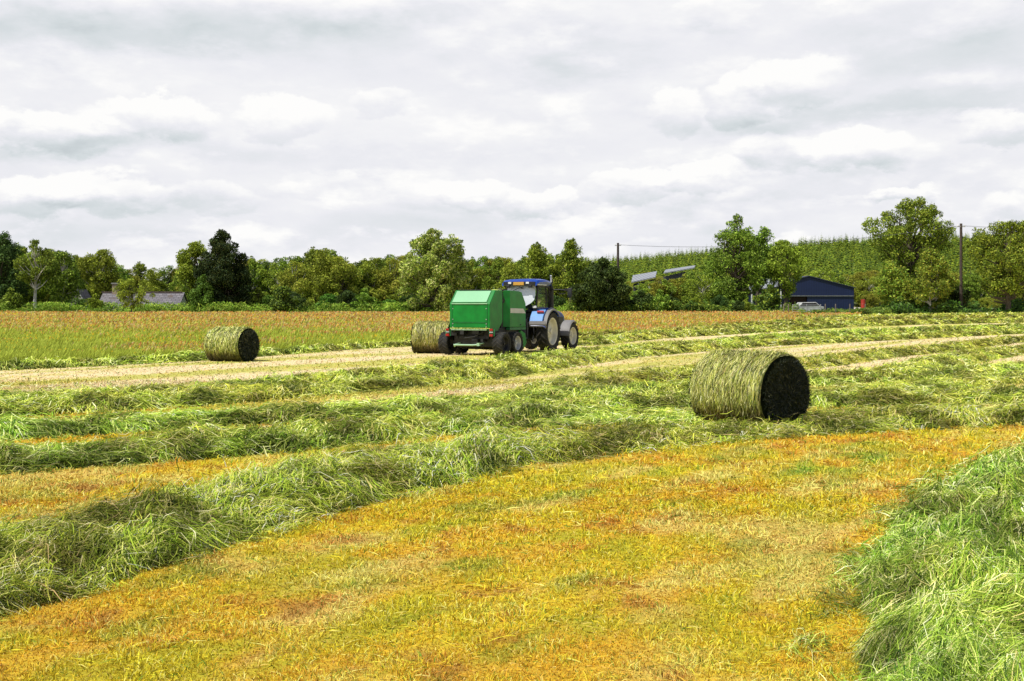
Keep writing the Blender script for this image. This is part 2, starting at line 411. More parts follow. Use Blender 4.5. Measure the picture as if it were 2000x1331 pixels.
# ------------------------------------------------------------------ flowering meadow
ME = [ground(px, py-2) for px, py in [(-900,752),(-300,735),(0,721),(150,715),(250,709),(400,701),(520,693),(650,684),(800,673),(980,667),(1140,661),(1280,654),(1400,645),(1500,636),(1600,629),(1680,622)]]
mr_ = np.array([p[0]/p[1] for p in ME]); md_ = np.array([p[1] for p in ME])
def meadow_pts(n, y0=30, y1=131, e=.3):
    y = np.exp(rg.uniform(np.log(y0), np.log(y1), n)); x = rg.uniform(-.62, .34, n)*y
    k = y > np.interp(x/y, mr_, md_)+e
    k &= (x/y < mr_[-1])
    return x[k], y[k]
x, y = meadow_pts(330000)
n = len(x); d = y
l = rg.uniform(.20, .46, n)*(.55+.9*fbm(x/3, y/3, 201, 4))
az = rg.normal(.3, .9, n); tl = np.abs(rg.normal(0, .28, n))
D = np.stack([np.sin(tl)*np.cos(az), np.sin(tl)*np.sin(az), np.cos(tl)], 1)
B = np.stack([x, y, gz(x, y)], 1)
P = np.stack([B, B+D*(l*.65)[:, None], B+D*l[:, None]+np.stack([np.cos(az), np.sin(az), 0*az], 1)*(l*.14)[:, None]], 1)
w = np.clip(d/1126*.5, .008, .07)*rg.uniform(.5, 1.3, n)
sd = np.stack([np.ones(n), rg.normal(0, .5, n), np.zeros(n)], 1); sd /= np.linalg.norm(sd, axis=1)[:, None]
red = np.clip(sm(55, 112, y + 30*(fbm(x/9, y/6, 211, 4)-.5)) * (.40+.8*fbm(x/3, y/3, 221, 3)), 0, 1)
red = np.clip(red + .9*sm(.55, .72, fbm(x/7, y/4, 231, 4))*sm(38, 50, y)*.6, 0, 1)
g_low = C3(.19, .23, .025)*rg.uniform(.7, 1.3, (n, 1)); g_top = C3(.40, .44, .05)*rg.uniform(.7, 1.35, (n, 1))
r_top = np.array([C3(.55,.17,.06), C3(.56,.27,.08), C3(.48,.33,.17), C3(.55,.45,.10)])[rg.integers(0, 4, n)]*rg.uniform(.75, 1.25, (n, 1))
hasr = (rg.random(n) < red)[:, None]
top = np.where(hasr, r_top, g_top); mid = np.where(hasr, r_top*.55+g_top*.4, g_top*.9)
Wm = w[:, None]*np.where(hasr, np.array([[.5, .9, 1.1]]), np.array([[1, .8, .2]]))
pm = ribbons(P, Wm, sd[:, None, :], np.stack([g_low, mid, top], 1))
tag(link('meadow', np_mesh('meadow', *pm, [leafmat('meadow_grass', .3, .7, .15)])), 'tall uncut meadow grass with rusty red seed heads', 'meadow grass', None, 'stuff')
# buttercups
x, y = meadow_pts(26000, 32, 120); k = rg.random(len(x)) < sm(.42, .62, fbm(x/6, y/4, 241, 3))*.4; x = x[k]; y = y[k]; n = len(x)
s = np.clip(y/1126*.55, .02, .055)*rg.uniform(.6, 1.2, n); z = gz(x, y)+rg.uniform(.24, .46, n)
P = np.stack([np.stack([x, y, z-s], 1), np.stack([x, y, z+s], 1)], 1)
pb = ribbons(P, np.stack([s, s], 1), np.broadcast_to(np.array([1., 0, 0]), (n, 1, 3)), np.broadcast_to(C3(.85, .62, .03), (n, 3))*rg.uniform(.7, 1.1, (n, 1)))
tag(link('buttercups', np_mesh('buttercups', *pb, [leafmat('petals', .2)])), 'yellow buttercups dotted through the meadow grass', 'wildflowers', None, 'stuff')

# ------------------------------------------------------------------ hillside
rad2 = np.concatenate([np.linspace(174, 440, 90), np.geomspace(450, 1500, 12)])
V, Q = polar_sheet(rad2, np.linspace(-48, 48, 200)*PI/180, lambda x, y: hz(x, y)+.03, False)
ch_ = mixc(np.broadcast_to(C3(.06, .10, .02), V.shape), np.broadcast_to(C3(.13, .12, .035), V.shape), sm(.4, .6, fbm(V[:, 0]/9, V[:, 1]/9, 301)))
tag(link('hillside', np_mesh('hillside', V, Q, ch_, [attrmat('hill_turf', dscale=.8, dvar=.4, bump=.3)], True)), kind='structure')

LEAF = leafmat('tree_leaves', .27, .6, .15)
def bark(name, c): return pmat(name, c, .85, var=.35, scale=4, bump=.5)
BARK = bark('brown_bark', (.09, .07, .05)); BIRCH = bark('pale_birch_bark', (.5, .48, .42))

def leaves(c, r, n, size, pal, rng, up=.25, flat=.85, dark=.35, asp=1.5):
    """c (m,3) clump centres, r (m,) radii -> leafy quads lying in the shells of the clumps"""
    m = len(c); pw = r**2; idx = rng.choice(m, n, p=pw/pw.sum())
    u = rng.normal(0, 1, (n, 3)); u[:, 2] += up; u /= np.linalg.norm(u, axis=1)[:, None]
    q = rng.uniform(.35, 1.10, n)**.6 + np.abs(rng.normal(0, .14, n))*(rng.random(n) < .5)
    p = c[idx] + u*(r[idx]*q)[:, None]*np.array([1, 1, flat])
    nn = u*.7 + rng.normal(0, .6, (n, 3)); nn /= np.linalg.norm(nn, axis=1)[:, None]
    a = np.cross(nn, rng.normal(0, 1, (n, 3))); a /= np.linalg.norm(a, axis=1)[:, None]; b = np.cross(nn, a)
    s = size*rng.uniform(.55, 1.4, n)[:, None]
    V = np.stack([p-a*s*asp, p-b*s*.6, p+a*s*asp, p+b*s*.6], 1).reshape(-1, 3)
    Q = np.arange(n*4).reshape(-1, 4)
    pc = np.array(pal)[rng.integers(0, len(pal), n)]*rng.uniform(.7, 1.3, (n, 1))*(rng.uniform(.75, 1.25, m)[idx])[:, None]
    pc *= np.clip(1-dark*(1-q), .3, 1.1)[:, None]  # inner leaves darkened: crown shade painted into their colour
    return V, Q, np.repeat(pc, 4, 0)

PROF = {
 'round': lambda t: np.sqrt(np.clip(1-(2*t-1.0)**2, 0, 1))**.8,
 'oval':  lambda t: np.clip(np.sin(np.clip(t*.97+.03, 0, 1)**.75*PI), 0, 1)**.75,
 'birch': lambda t: np.clip(np.sin(np.clip(t, 0, 1)**.8*PI), 0, 1)**.9*.9+.05,
 'tower': lambda t: np.clip(1.05-t*.72, 0, 1)*np.clip(t*6, 0, 1)**.5,
 'top':   lambda t: np.clip(np.sin(np.clip(t, 0, 1)**1.4*PI), 0, 1)**.7,
}
def tree_meshes(h, wdt, prof='oval', cb=.15, nl=6000, ncl=46, size=.14, pal=(C3(.08,.13,.02),), seed=1, clump=.13, barkm=None, tr=None, up=.25, spread=1.0, dark=.75, lean=0):
    """h height, wdt crown width, cb crown base fraction"""
    rng = np.random.default_rng(seed)
    pf = PROF[prof]; R0 = wdt/2
    z0 = h*cb; zs = []; cs = []; rs = []
    ncl = int(ncl*1.7); clump = clump*.86; nl = int(nl*2.5); size = size*.68
    while len(cs) < ncl:
        t = rng.random(); ra = R0*float(pf(np.array(t)))
        if rng.random() > (ra/R0)**.7+.12: continue
        a = rng.uniform(0, 2*PI); q = rng.random()**.42
        rr = ra*q*rng.uniform(.82, 1.08)
        cr = (h*clump*rng.uniform(.55, 1.25))*(.55+.45*ra/R0)
        rr = max(0, rr-cr*.35)
        z = z0 + t*(h-z0)
        z = min(z, h-cr*.75)
        cs.append((rr*math.cos(a)+lean*t, rr*math.sin(a), max(z, cr*.6))); rs.append(cr)
    cs = np.array(cs); rs = np.array(rs)*spread
    # small outlying sprays break the outline
    k = int(ncl*1.0); i = rng.integers(0, ncl, k); dv = rng.normal(0, 1, (k, 3)); dv[:, 2] = np.abs(dv[:, 2])*.8+.1
    dv /= np.linalg.norm(dv, axis=1)[:, None]
    c2 = cs[i] + dv*(rs[i]*1.1)[:, None]; r2 = rs[i]*rng.uniform(.22, .42, k)
    ca = np.concatenate([cs, c2]); ra_ = np.concatenate([rs, r2])
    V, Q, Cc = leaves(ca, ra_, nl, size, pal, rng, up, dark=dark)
    crown = np_mesh('crown', V, Q, Cc, [LEAF])
    mb = MB(); tr = tr or h*.022
    top = Vector((lean*.8, 0, h*.9)); ph = rng.uniform(0, 6)
    tp = [Vector((lean*t*t*.8+math.sin(t*4+ph)*h*.012, math.cos(t*3+ph)*h*.012, h*.9*t)) for t in np.linspace(0, 1, 9)]
    mb.tube(tp, [tr*(1.25-1.12*t) if t > 0 else tr*1.6 for t in np.linspace(0, 1, 9)], 8)
    for c, r in list(zip(cs, rs)):
        if rng.random() < .25: continue
        c = Vector(c); hh = max(h*.12, min(c.z*.72, h*.8)-rng.uniform(0, .08)*h); f = hh/(h*.9)
        a = tp[min(8, int(f*8))].lerp(tp[min(8, int(f*8)+1)], f*8 % 1)
        m = a.lerp(c, .5) + Vector((rng.normal(0, .03)*h, rng.normal(0, .03)*h, -.02*h))
        mb.tube([a, m, c], [tr*(.62-.42*f), tr*.3, tr*.09], 5, False)
    bmesh.ops.recalc_face_normals(mb.bm, faces=mb.bm.faces)
    tm = bpy.data.meshes.new('trunk'); mb.bm.to_mesh(tm); mb.bm.free(); tm.materials.append(barkm or BARK)
    return crown, tm
def put_tree(name, label, cat, x, y, crown, trunk, z=None, rz=0, sc=(1, 1, 1), group=None):
    e = empty(name, (x, y, float(hz(x, y)) if z is None else z), rz); e.scale = sc
    tag(e, label, cat, group)
    link('trunk', trunk, e); link('crown', crown, e)
    return e
OLV = [C3(.23,.30,.022), C3(.34,.42,.035), C3(.10,.14,.014), C3(.48,.55,.07)]
MID = [C3(.15,.24,.02), C3(.24,.36,.035), C3(.07,.12,.014), C3(.38,.50,.07)]
DRK = [C3(.03,.048,.012), C3(.045,.065,.016), C3(.02,.034,.01), C3(.08,.09,.02)]
DGR = [C3(.05,.095,.018), C3(.08,.14,.025), C3(.03,.06,.014), C3(.14,.21,.05)]
BRT = [C3(.32,.50,.05), C3(.52,.68,.12), C3(.12,.22,.03), C3(.75,.85,.28)]
LIM = [C3(.12,.24,.03), C3(.17,.30,.04), C3(.08,.17,.02)]
YEO = [C3(.30,.33,.03), C3(.38,.40,.045), C3(.17,.20,.02), C3(.44,.40,.06)]

def feature(name, label, cat, px, top, base, wpx, d, seed, group=None, z=None, **kw):
    m = F/d
    zb = float(hz(X(px, d), d)) if z is None else z
    zt = Zp(top, d); h = zt-zb
    cr, tm = tree_meshes(h, wpx/m, seed=seed, **kw)
    return put_tree(name, label, cat, X(px, d), d, cr, tm, zb, 0, group=group)

fe = feature
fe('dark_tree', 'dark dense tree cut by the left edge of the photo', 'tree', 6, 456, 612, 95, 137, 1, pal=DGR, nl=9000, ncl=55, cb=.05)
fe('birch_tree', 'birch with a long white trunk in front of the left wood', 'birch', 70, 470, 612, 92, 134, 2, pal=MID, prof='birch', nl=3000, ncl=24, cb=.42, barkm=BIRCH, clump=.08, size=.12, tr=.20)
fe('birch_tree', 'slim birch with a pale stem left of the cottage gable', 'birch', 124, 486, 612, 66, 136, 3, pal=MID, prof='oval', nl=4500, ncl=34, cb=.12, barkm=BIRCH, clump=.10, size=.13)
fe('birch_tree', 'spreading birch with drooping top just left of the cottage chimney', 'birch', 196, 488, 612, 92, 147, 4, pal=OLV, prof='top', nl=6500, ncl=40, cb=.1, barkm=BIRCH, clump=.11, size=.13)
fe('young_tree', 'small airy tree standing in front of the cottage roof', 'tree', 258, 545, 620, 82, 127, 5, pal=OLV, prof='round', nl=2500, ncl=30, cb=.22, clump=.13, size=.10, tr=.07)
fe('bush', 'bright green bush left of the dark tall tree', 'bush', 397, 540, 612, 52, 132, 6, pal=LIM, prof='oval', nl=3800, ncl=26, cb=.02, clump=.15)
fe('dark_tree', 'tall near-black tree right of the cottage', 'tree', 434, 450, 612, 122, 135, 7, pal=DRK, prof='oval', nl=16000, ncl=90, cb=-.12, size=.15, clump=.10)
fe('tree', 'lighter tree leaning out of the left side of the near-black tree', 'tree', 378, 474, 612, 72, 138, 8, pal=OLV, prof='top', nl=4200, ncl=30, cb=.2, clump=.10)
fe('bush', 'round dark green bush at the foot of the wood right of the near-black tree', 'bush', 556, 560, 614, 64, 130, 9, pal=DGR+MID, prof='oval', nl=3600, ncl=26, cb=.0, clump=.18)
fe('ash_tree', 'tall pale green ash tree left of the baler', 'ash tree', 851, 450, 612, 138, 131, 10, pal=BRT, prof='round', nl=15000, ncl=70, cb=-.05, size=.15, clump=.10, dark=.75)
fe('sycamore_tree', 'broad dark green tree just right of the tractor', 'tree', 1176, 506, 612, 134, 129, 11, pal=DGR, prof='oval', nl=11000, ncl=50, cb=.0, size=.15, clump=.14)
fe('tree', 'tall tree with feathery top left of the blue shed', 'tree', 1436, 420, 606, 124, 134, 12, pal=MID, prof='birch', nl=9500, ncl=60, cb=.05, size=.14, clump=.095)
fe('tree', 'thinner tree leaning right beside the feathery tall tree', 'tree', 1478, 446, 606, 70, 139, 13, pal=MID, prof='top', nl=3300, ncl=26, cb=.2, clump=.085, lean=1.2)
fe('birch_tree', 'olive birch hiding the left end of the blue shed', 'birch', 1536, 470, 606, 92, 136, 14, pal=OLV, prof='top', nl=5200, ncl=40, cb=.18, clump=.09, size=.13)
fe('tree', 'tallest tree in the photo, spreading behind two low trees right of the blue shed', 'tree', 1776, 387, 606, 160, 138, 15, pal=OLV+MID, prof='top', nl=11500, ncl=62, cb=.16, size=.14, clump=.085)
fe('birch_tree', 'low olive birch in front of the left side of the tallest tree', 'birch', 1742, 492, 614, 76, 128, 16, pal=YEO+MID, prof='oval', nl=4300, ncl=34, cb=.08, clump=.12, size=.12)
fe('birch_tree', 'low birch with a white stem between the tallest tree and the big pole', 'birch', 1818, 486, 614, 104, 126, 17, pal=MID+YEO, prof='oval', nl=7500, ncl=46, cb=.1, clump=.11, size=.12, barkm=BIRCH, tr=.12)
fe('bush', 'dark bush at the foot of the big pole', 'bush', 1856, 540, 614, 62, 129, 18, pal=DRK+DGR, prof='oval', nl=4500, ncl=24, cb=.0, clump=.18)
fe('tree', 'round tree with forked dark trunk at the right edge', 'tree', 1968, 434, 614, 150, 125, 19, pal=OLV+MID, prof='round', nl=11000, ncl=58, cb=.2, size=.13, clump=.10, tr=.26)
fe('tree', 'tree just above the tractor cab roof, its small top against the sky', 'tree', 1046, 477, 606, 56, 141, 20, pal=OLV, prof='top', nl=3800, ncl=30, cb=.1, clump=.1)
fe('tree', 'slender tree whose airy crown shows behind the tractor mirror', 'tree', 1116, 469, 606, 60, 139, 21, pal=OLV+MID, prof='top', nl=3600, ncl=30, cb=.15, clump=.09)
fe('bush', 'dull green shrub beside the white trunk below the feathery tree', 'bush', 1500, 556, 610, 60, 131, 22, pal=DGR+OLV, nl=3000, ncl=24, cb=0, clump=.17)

# woodland: individual trees copied from a few kinds
protos = []
for i in range(9):
    pal = [OLV, MID, YEO, OLV+MID, MID+DGR][i % 5]
    protos.append(tree_meshes(9.2, rg.uniform(6.6, 8.4), prof=['oval', 'round', 'top', 'oval'][i % 4], cb=.0, nl=6000, ncl=46, size=.15, pal=pal, seed=40+i, clump=.12, barkm=[BARK, BIRCH][i % 2]))
def skyline(px):   # photo row of the wood's top
    return float(np.interp(px, [-100,0,60,110,150,200,235,300,350,480,520,560,600,640,680,740,780,800,910,950,1000,1060,1100,1160], [470,470,490,488,503,500,516,519,512,508,500,505,486,487,505,503,494,502,508,502,500,497,500,508]))
wood = []
for px in np.arange(-130, 1180, 21): wood.append((px+rg.uniform(-9, 9), rg.uniform(147, 156), 'front'))
for px in np.arange(-130, 1200, 24): wood.append((px+rg.uniform(-9, 9), rg.uniform(160, 178), 'back'))
lab = {'front': 'olive green tree in the front row of the wood behind the meadow', 'back': 'olive green tree in the back rows of the wood behind the meadow'}
for k, (px, d, rowk) in enumerate(wood):
    if 150 < px < 362 and rowk == 'front': continue
    cr, tm = protos[k % 9]
    x = X(px, d); zb = float(hz(x, d))
    top = skyline(px) + (rg.uniform(-5, 14) if rowk == 'front' else rg.uniform(-3, 12))
    h = Zp(top, d)-zb; s = h/9.2
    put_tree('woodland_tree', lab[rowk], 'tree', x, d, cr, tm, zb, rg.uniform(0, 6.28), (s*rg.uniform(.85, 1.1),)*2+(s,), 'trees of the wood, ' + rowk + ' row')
# shrubs in front of the wood
sprot = []
for i in range(5):
    sprot.append(tree_meshes(3.2, 3.0, prof='oval', cb=0, nl=1700, ncl=20, size=.13, pal=[MID, OLV, DGR, LIM, YEO][i], seed=70+i, clump=.17, tr=.05))
for k, px in enumerate(np.concatenate([np.arange(480, 860, 23), np.arange(905, 1110, 27), [20, 100, 152, 178]])):
    d = rg.uniform(132, 140); x = X(px+rg.uniform(-8, 8), d)
    cr, tm = sprot[[0, 1, 3, 1, 2][k % 5]]; s = rg.uniform(.55, 1.0)
    put_tree('shrub', 'small leafy shrub along the foot of the wood', 'shrub', x, d, cr, tm, None, rg.uniform(0, 6), (s*1.15, s*1.15, s), 'shrubs along the foot of the wood')
for k, px in enumerate(np.arange(1250, 1462, 19)):
    d = rg.uniform(128, 134); x = X(px+rg.uniform(-6, 6), d); cr, tm = sprot[[2, 1, 0, 2, 3][k % 5]]; s = rg.uniform(.5, .95)
    put_tree('hedge_bush', 'hedge bush between the dark broad tree and the blue shed', 'bush', x, d, cr, tm, None, rg.uniform(0, 6), (s, s, s), 'hedge bushes right of the tractor')
# scrub belt at the foot of the hill on the right
for k, px in enumerate(np.arange(1130, 1480, 16)):
    d = rg.uniform(146, 168); x = X(px+rg.uniform(-8, 8), d); cr, tm = protos[[2, 0, 1, 5, 7, 3][k % 6]]
    zb = float(hz(x, d)); s = (Zp(rg.uniform(532, 550) if px > 1262 else rg.uniform(562, 575), d)-zb)/9.2
    put_tree('scrub_tree', 'low olive scrub tree in front of the grey farm roofs', 'tree', x, d, cr, tm, zb, rg.uniform(0, 6), (s*1.25, s*1.25, s), 'scrub trees before the farm roofs')
for k, px in enumerate(np.arange(1180, 2120, 15)):
    for d in (rg.uniform(186, 196), rg.uniform(198, 215)):
        x = X(px+rg.uniform(-9, 9), d); cr, tm = protos[[2, 0, 7, 2, 5, 1, 6][(k*3+int(d)) % 7]]
        s = rg.uniform(3.6, 6.0)/9.2
        put_tree('scrub_tree', 'yellow green broadleaf tree at the foot of the conifer hill', 'tree', x, d, cr, tm, None, rg.uniform(0, 6), (s*1.2, s*1.2, s), 'broadleaf trees at the foot of the hill')
for k, px in enumerate([1698, 1712, 1900, 1925, 1945, 1990, 2015, 2040]):
    d = rg.uniform(148, 160); x = X(px, d); cr, tm = protos[[2, 7, 0][k % 3]]; s = rg.uniform(2.6, 3.6)/9.2 if px < 1800 else rg.uniform(1.6, 2.4)/9.2
    put_tree('scrub_tree', 'yellowish scrub tree growing behind the fence line', 'tree', x, d, cr, tm, None, rg.uniform(0, 6), (s*1.3, s*1.3, s), 'scrub behind the fence at right')

# conifers
def conifer(h, nl, seed, tiers=13, k=9):
    rng = np.random.default_rng(seed); Vs = []; Cs = []
    for i in range(tiers):
        t = (i+.3)/tiers; z = h*(.06+.9*t); r = h*.30*(1-t)**.8+.05
        for j in range(k if t < .7 else 5):
            a = rng.uniform(0, 2*PI); rr = r*rng.uniform(.7, 1.2)
            D = np.array([math.cos(a), math.sin(a), rng.uniform(-.35, .1)]); S = np.array([-math.sin(a), math.cos(a), 0])
            b = np.array([0, 0, z]); w = rr*.28
            Vs += [b+np.array([0, 0, .12*h*(1-t)*.6]), b+D*rr*.55-S*w, b+D*rr+np.array([0, 0, .05]), b+D*rr*.55+S*w]
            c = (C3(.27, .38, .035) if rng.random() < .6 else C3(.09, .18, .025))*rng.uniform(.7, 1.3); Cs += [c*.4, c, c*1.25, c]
    w = h*.008; q = np.array([[-w, 0, 0], [w, 0, 0], [w*.12, 0, h], [-w*.12, 0, h]])
    for p_ in q: Vs.append(p_); Cs.append(C3(.07, .09, .03))
    V = np.array(Vs); return V, np.arange(len(V)).reshape(-1, 4), np.array(Cs)
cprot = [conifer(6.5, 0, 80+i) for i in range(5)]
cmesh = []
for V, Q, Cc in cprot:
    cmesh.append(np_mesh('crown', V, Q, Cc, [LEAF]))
tb = MB(); tb.tube([(0, 0, 0), (0, 0, 3), (0, 0, 6.4)], [.11, .07, .01], 6); cone_trunk = bpy.data.meshes.new('trunk'); tb.bm.to_mesh(cone_trunk); tb.bm.free(); cone_trunk.materials.append(BARK)
pts = []
for row in np.arange(212, 432, 2.9):
    for x in np.arange(X(650, row), X(2150, row), 2.3):
        xx = x + rg.normal(0, .9); yy = row + rg.normal(0, 1.1)
        if rg.random() < .93: pts.append((xx, yy))
pts = np.array(pts)
big = [i for i in range(len(pts)) if CX+F*pts[i, 0]/pts[i, 1] > 1180 and CX+F*pts[i, 0]/pts[i, 1] < 2030]
big = set(sorted(big, key=lambda i: pts[i, 1])[:300])
few = []
lowp = [conifer(6.5, 0, 90+i, 9, 6) for i in range(6)]
for i, (x, y) in enumerate(pts):
    z = float(hz(x, y)); s = rg.uniform(.48, .82); a = rg.uniform(0, 6.28)
    if i in big:
        e = empty('conifer', (x, y, z), a); e.scale = (s, s, s); tag(e, 'young spruce on the lower slope of the plantation hill', 'conifer', 'spruces on the lower plantation slope')
        link('crown', cmesh[i % 5], e); link('trunk', cone_trunk, e)
    else:
        V, Q, Cc = lowp[i % 6]; c, sn = math.cos(a), math.sin(a)
        W_ = np.stack([(V[:, 0]*c-V[:, 1]*sn)*s+x, (V[:, 0]*sn+V[:, 1]*c)*s+y, V[:, 2]*s*rg.uniform(.9, 1.15)+z], 1)
        few.append((W_, Q, Cc*rg.uniform(.7, 1.35)*(C3(1.25, 1.1, .9) if rg.random() < .15 else 1)))
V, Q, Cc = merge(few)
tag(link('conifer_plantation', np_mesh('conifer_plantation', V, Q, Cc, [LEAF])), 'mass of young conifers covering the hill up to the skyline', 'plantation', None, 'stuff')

# bracken and rough grass along the field edge
def verge(name, label, px0, px1, d0, d1, h, n, pal, seed, size=.13):
    rng = np.random.default_rng(seed)
    d = rng.uniform(d0, d1, n); px = rng.uniform(px0, px1, n); x = (px-CX)/F*d
    hh = h*(.22+1.25*sm(.3, .75, fbm(x/2.3, d/1.6, seed, 4))); z = gz(x, d) + hh*rng.random(n)**.5
    p = np.stack([x, d, z], 1); nn = rng.normal(0, .6, (n, 3))+np.array([0, -.3, .7]); nn /= np.linalg.norm(nn, axis=1)[:, None]
    a = np.cross(nn, rng.normal(0, 1, (n, 3))); a /= np.linalg.norm(a, axis=1)[:, None]; b = np.cross(nn, a); s = size*rng.uniform(.6, 1.4, n)[:, None]
    V = np.stack([p-a*s*1.6, p-b*s*.5, p+a*s*1.6, p+b*s*.5], 1).reshape(-1, 3)
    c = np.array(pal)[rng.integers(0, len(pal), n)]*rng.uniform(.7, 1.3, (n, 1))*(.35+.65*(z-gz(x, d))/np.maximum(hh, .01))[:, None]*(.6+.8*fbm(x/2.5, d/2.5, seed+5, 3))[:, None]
    tag(link(name, np_mesh(name, V, np.arange(4*n).reshape(-1, 4), np.repeat(c, 4, 0), [LEAF])), label, 'undergrowth', None, 'stuff')
BRK = [C3(.22,.40,.03), C3(.32,.50,.05), C3(.12,.25,.02), C3(.40,.52,.07)]
verge('bracken', 'bright green bracken along the far edge of the meadow', -150, 1130, 129, 137, 1.0, 46000, BRK, 401, .11)
verge('hedge_bottom', 'weedy green undergrowth below the hedge right of the tractor', 1110, 1560, 128, 134, 1.1, 16000, MID+LIM, 402)
verge('rough_grass', 'tall green grass bank in front of the blue shed', 1560, 1740, 119, 127, .6, 12000, [C3(.17,.27,.035), C3(.24,.32,.05), C3(.12,.2,.03)], 403)
verge('nettles', 'dark green nettles under the right hand trees', 1720, 2120, 124, 131, 1.3, 20000, DGR+LIM, 404)

# ------------------------------------------------------------------ buildings
def slatemat():
    m, nt, out = newmat('weathered_slates')
    p = nt.nodes.new('ShaderNodeBsdfPrincipled'); p.inputs['Roughness'].default_value = .7
    tc = nt.nodes.new('ShaderNodeTexCoord'); b = nt.nodes.new('ShaderNodeTexBrick')
    b.inputs['Scale'].default_value = 1; b.inputs['Brick Width'].default_value = .55; b.inputs['Row Height'].default_value = .3; b.inputs['Mortar Size'].default_value = .03
    b.inputs['Color1'].default_value = (.11, .10, .115, 1); b.inputs['Color2'].default_value = (.19, .175, .185, 1); b.inputs['Mortar'].default_value = (.035, .03, .035, 1)
    n = nt.nodes.new('ShaderNodeTexNoise'); n.inputs['Scale'].default_value = .9; n.inputs['Detail'].default_value = 8
    r = nt.nodes.new('ShaderNodeValToRGB'); r.color_ramp.elements[0].position = .56; r.color_ramp.elements[1].position = .68
    mx = nt.nodes.new('ShaderNodeMix'); mx.data_type = 'RGBA'; mx.inputs['B'].default_value = (.09, .065, .05, 1)
    nt.links.new(tc.outputs['Object'], b.inputs['Vector']); nt.links.new(tc.outputs['Object'], n.inputs['Vector'])
    nt.links.new(n.outputs['Fac'], r.inputs['Fac']); nt.links.new(r.outputs['Color'], mx.inputs['Factor']); nt.links.new(b.outputs['Color'], mx.inputs['A'])
    nt.links.new(mx.outputs['Result'], p.inputs['Base Color']); nt.links.new(p.outputs[0], out.inputs[0]); return m
def sheetmat(name, c1, c2, per=.35):
    m, nt, out = newmat(name)
    p = nt.nodes.new('ShaderNodeBsdfPrincipled'); p.inputs['Roughness'].default_value = .5
    tc = nt.nodes.new('ShaderNodeTexCoord'); w = nt.nodes.new('ShaderNodeTexWave'); w.inputs['Scale'].default_value = 1/per/3; w.inputs['Distortion'].default_value = .2
    n = nt.nodes.new('ShaderNodeTexNoise'); n.inputs['Scale'].default_value = .7; n.inputs['Detail'].default_value = 7
    ad = nt.nodes.new('ShaderNodeMath'); ad.operation = 'MULTIPLY_ADD'; ad.inputs[1].default_value = .5
    mu = nt.nodes.new('ShaderNodeMath'); mu.operation = 'MULTIPLY'; mu.inputs[1].default_value = .6
    r = nt.nodes.new('ShaderNodeValToRGB'); r.color_ramp.elements[0].color = (*c1, 1); r.color_ramp.elements[1].color = (*c2, 1)
    nt.links.new(tc.outputs['Object'], w.inputs['Vector']); nt.links.new(tc.outputs['Object'], n.inputs['Vector'])
    nt.links.new(n.outputs['Fac'], mu.inputs[0]); nt.links.new(w.outputs['Fac'], ad.inputs[0]); nt.links.new(mu.outputs[0], ad.inputs[2])
    nt.links.new(ad.outputs[0], r.inputs['Fac']); nt.links.new(r.outputs['Color'], p.inputs['Base Color']); nt.links.new(p.outputs[0], out.inputs[0]); return m
SLATE = slatemat(); RENDERW = pmat('limewashed_wall', (.5, .47, .4), .9, var=.2, scale=1.5, bump=.3); STONE = pmat('grey_stone', (.25, .24, .22), .9, var=.4, scale=3, bump=.5)
BRICKC = pmat('chimney_stone', (.36, .27, .2), .9, var=.3, scale=4, bump=.4); WHITEP = pmat('white_paint', (.75, .74, .7), .6, var=.1)
DARKG = pmat('dark_glass', (.02, .02, .025), .1, var=.1); BLUES = sheetmat('blue_cladding', (.004, .010, .045), (.010, .022, .085)); GREYS = sheetmat('grey_roof_sheets', (.14, .15, .17), (.34, .35, .37), .5)
GALV = pmat('galvanised_steel', (.45, .46, .47), .4, .6)
d = 142.0; mpx = F/d
cot = empty('cottage', (X(264, d), d, -.4)); tag(cot, 'low stone cottage with slate roof half hidden by trees at left', 'cottage')
wl = X(356, d)-X(186, d); cl = -wl/2 - .0
ze = Zp(604, d)+.4; zr = Zp(571, d)+.4; dep = 2.6
MB().box((0, dep, ze/2-.05), (wl-.3, dep*2-.5, ze)).build('wall', STONE, cot)
MB().prism([(-.25, ze-.08), (dep, zr), (dep*2+.25, ze-.08), (dep*2+.25, ze-.2), (dep, zr-.14), (-.25, ze-.2)], -wl/2+.5, wl/2).build('roof', SLATE, cot)
rc = MB().box((0, dep, zr+.04), (wl-.7, .3, .14)).build('ridge', pmat('ridge_tiles', (.12, .08, .07), .8), cot)
gw = MB(); gw.prism([(.1, ze-.3), (dep, zr-.16), (dep*2-.1, ze-.3), (dep*2-.1, 0), (.1, 0)], -wl/2+.52, -wl/2+.8); gw.prism([(.1, ze-.3), (dep, zr-.16), (dep*2-.1, ze-.3), (dep*2-.1, 0), (.1, 0)], wl/2-.4, wl/2-.16); gw.build('gable', RENDERW, cot)
ch = MB(); ch.box((X(213, d)-X(264, d), dep, zr+.35), (.85, .7, 1.5)); cho = ch.build('chimney', BRICKC, cot, .03)
MB().box((X(213, d)-X(264, d), dep, zr+1.14), (1.05, .9, .14)).build('chimney_cap', STONE, cho, .02)
MB().box((1.2, .22, ze-.75), (.9, .06, .8)).build('window', DARKG, cot); MB().box((-2.4, .22, ze-.75), (.9, .06, .8)).build('window', DARKG, cot)
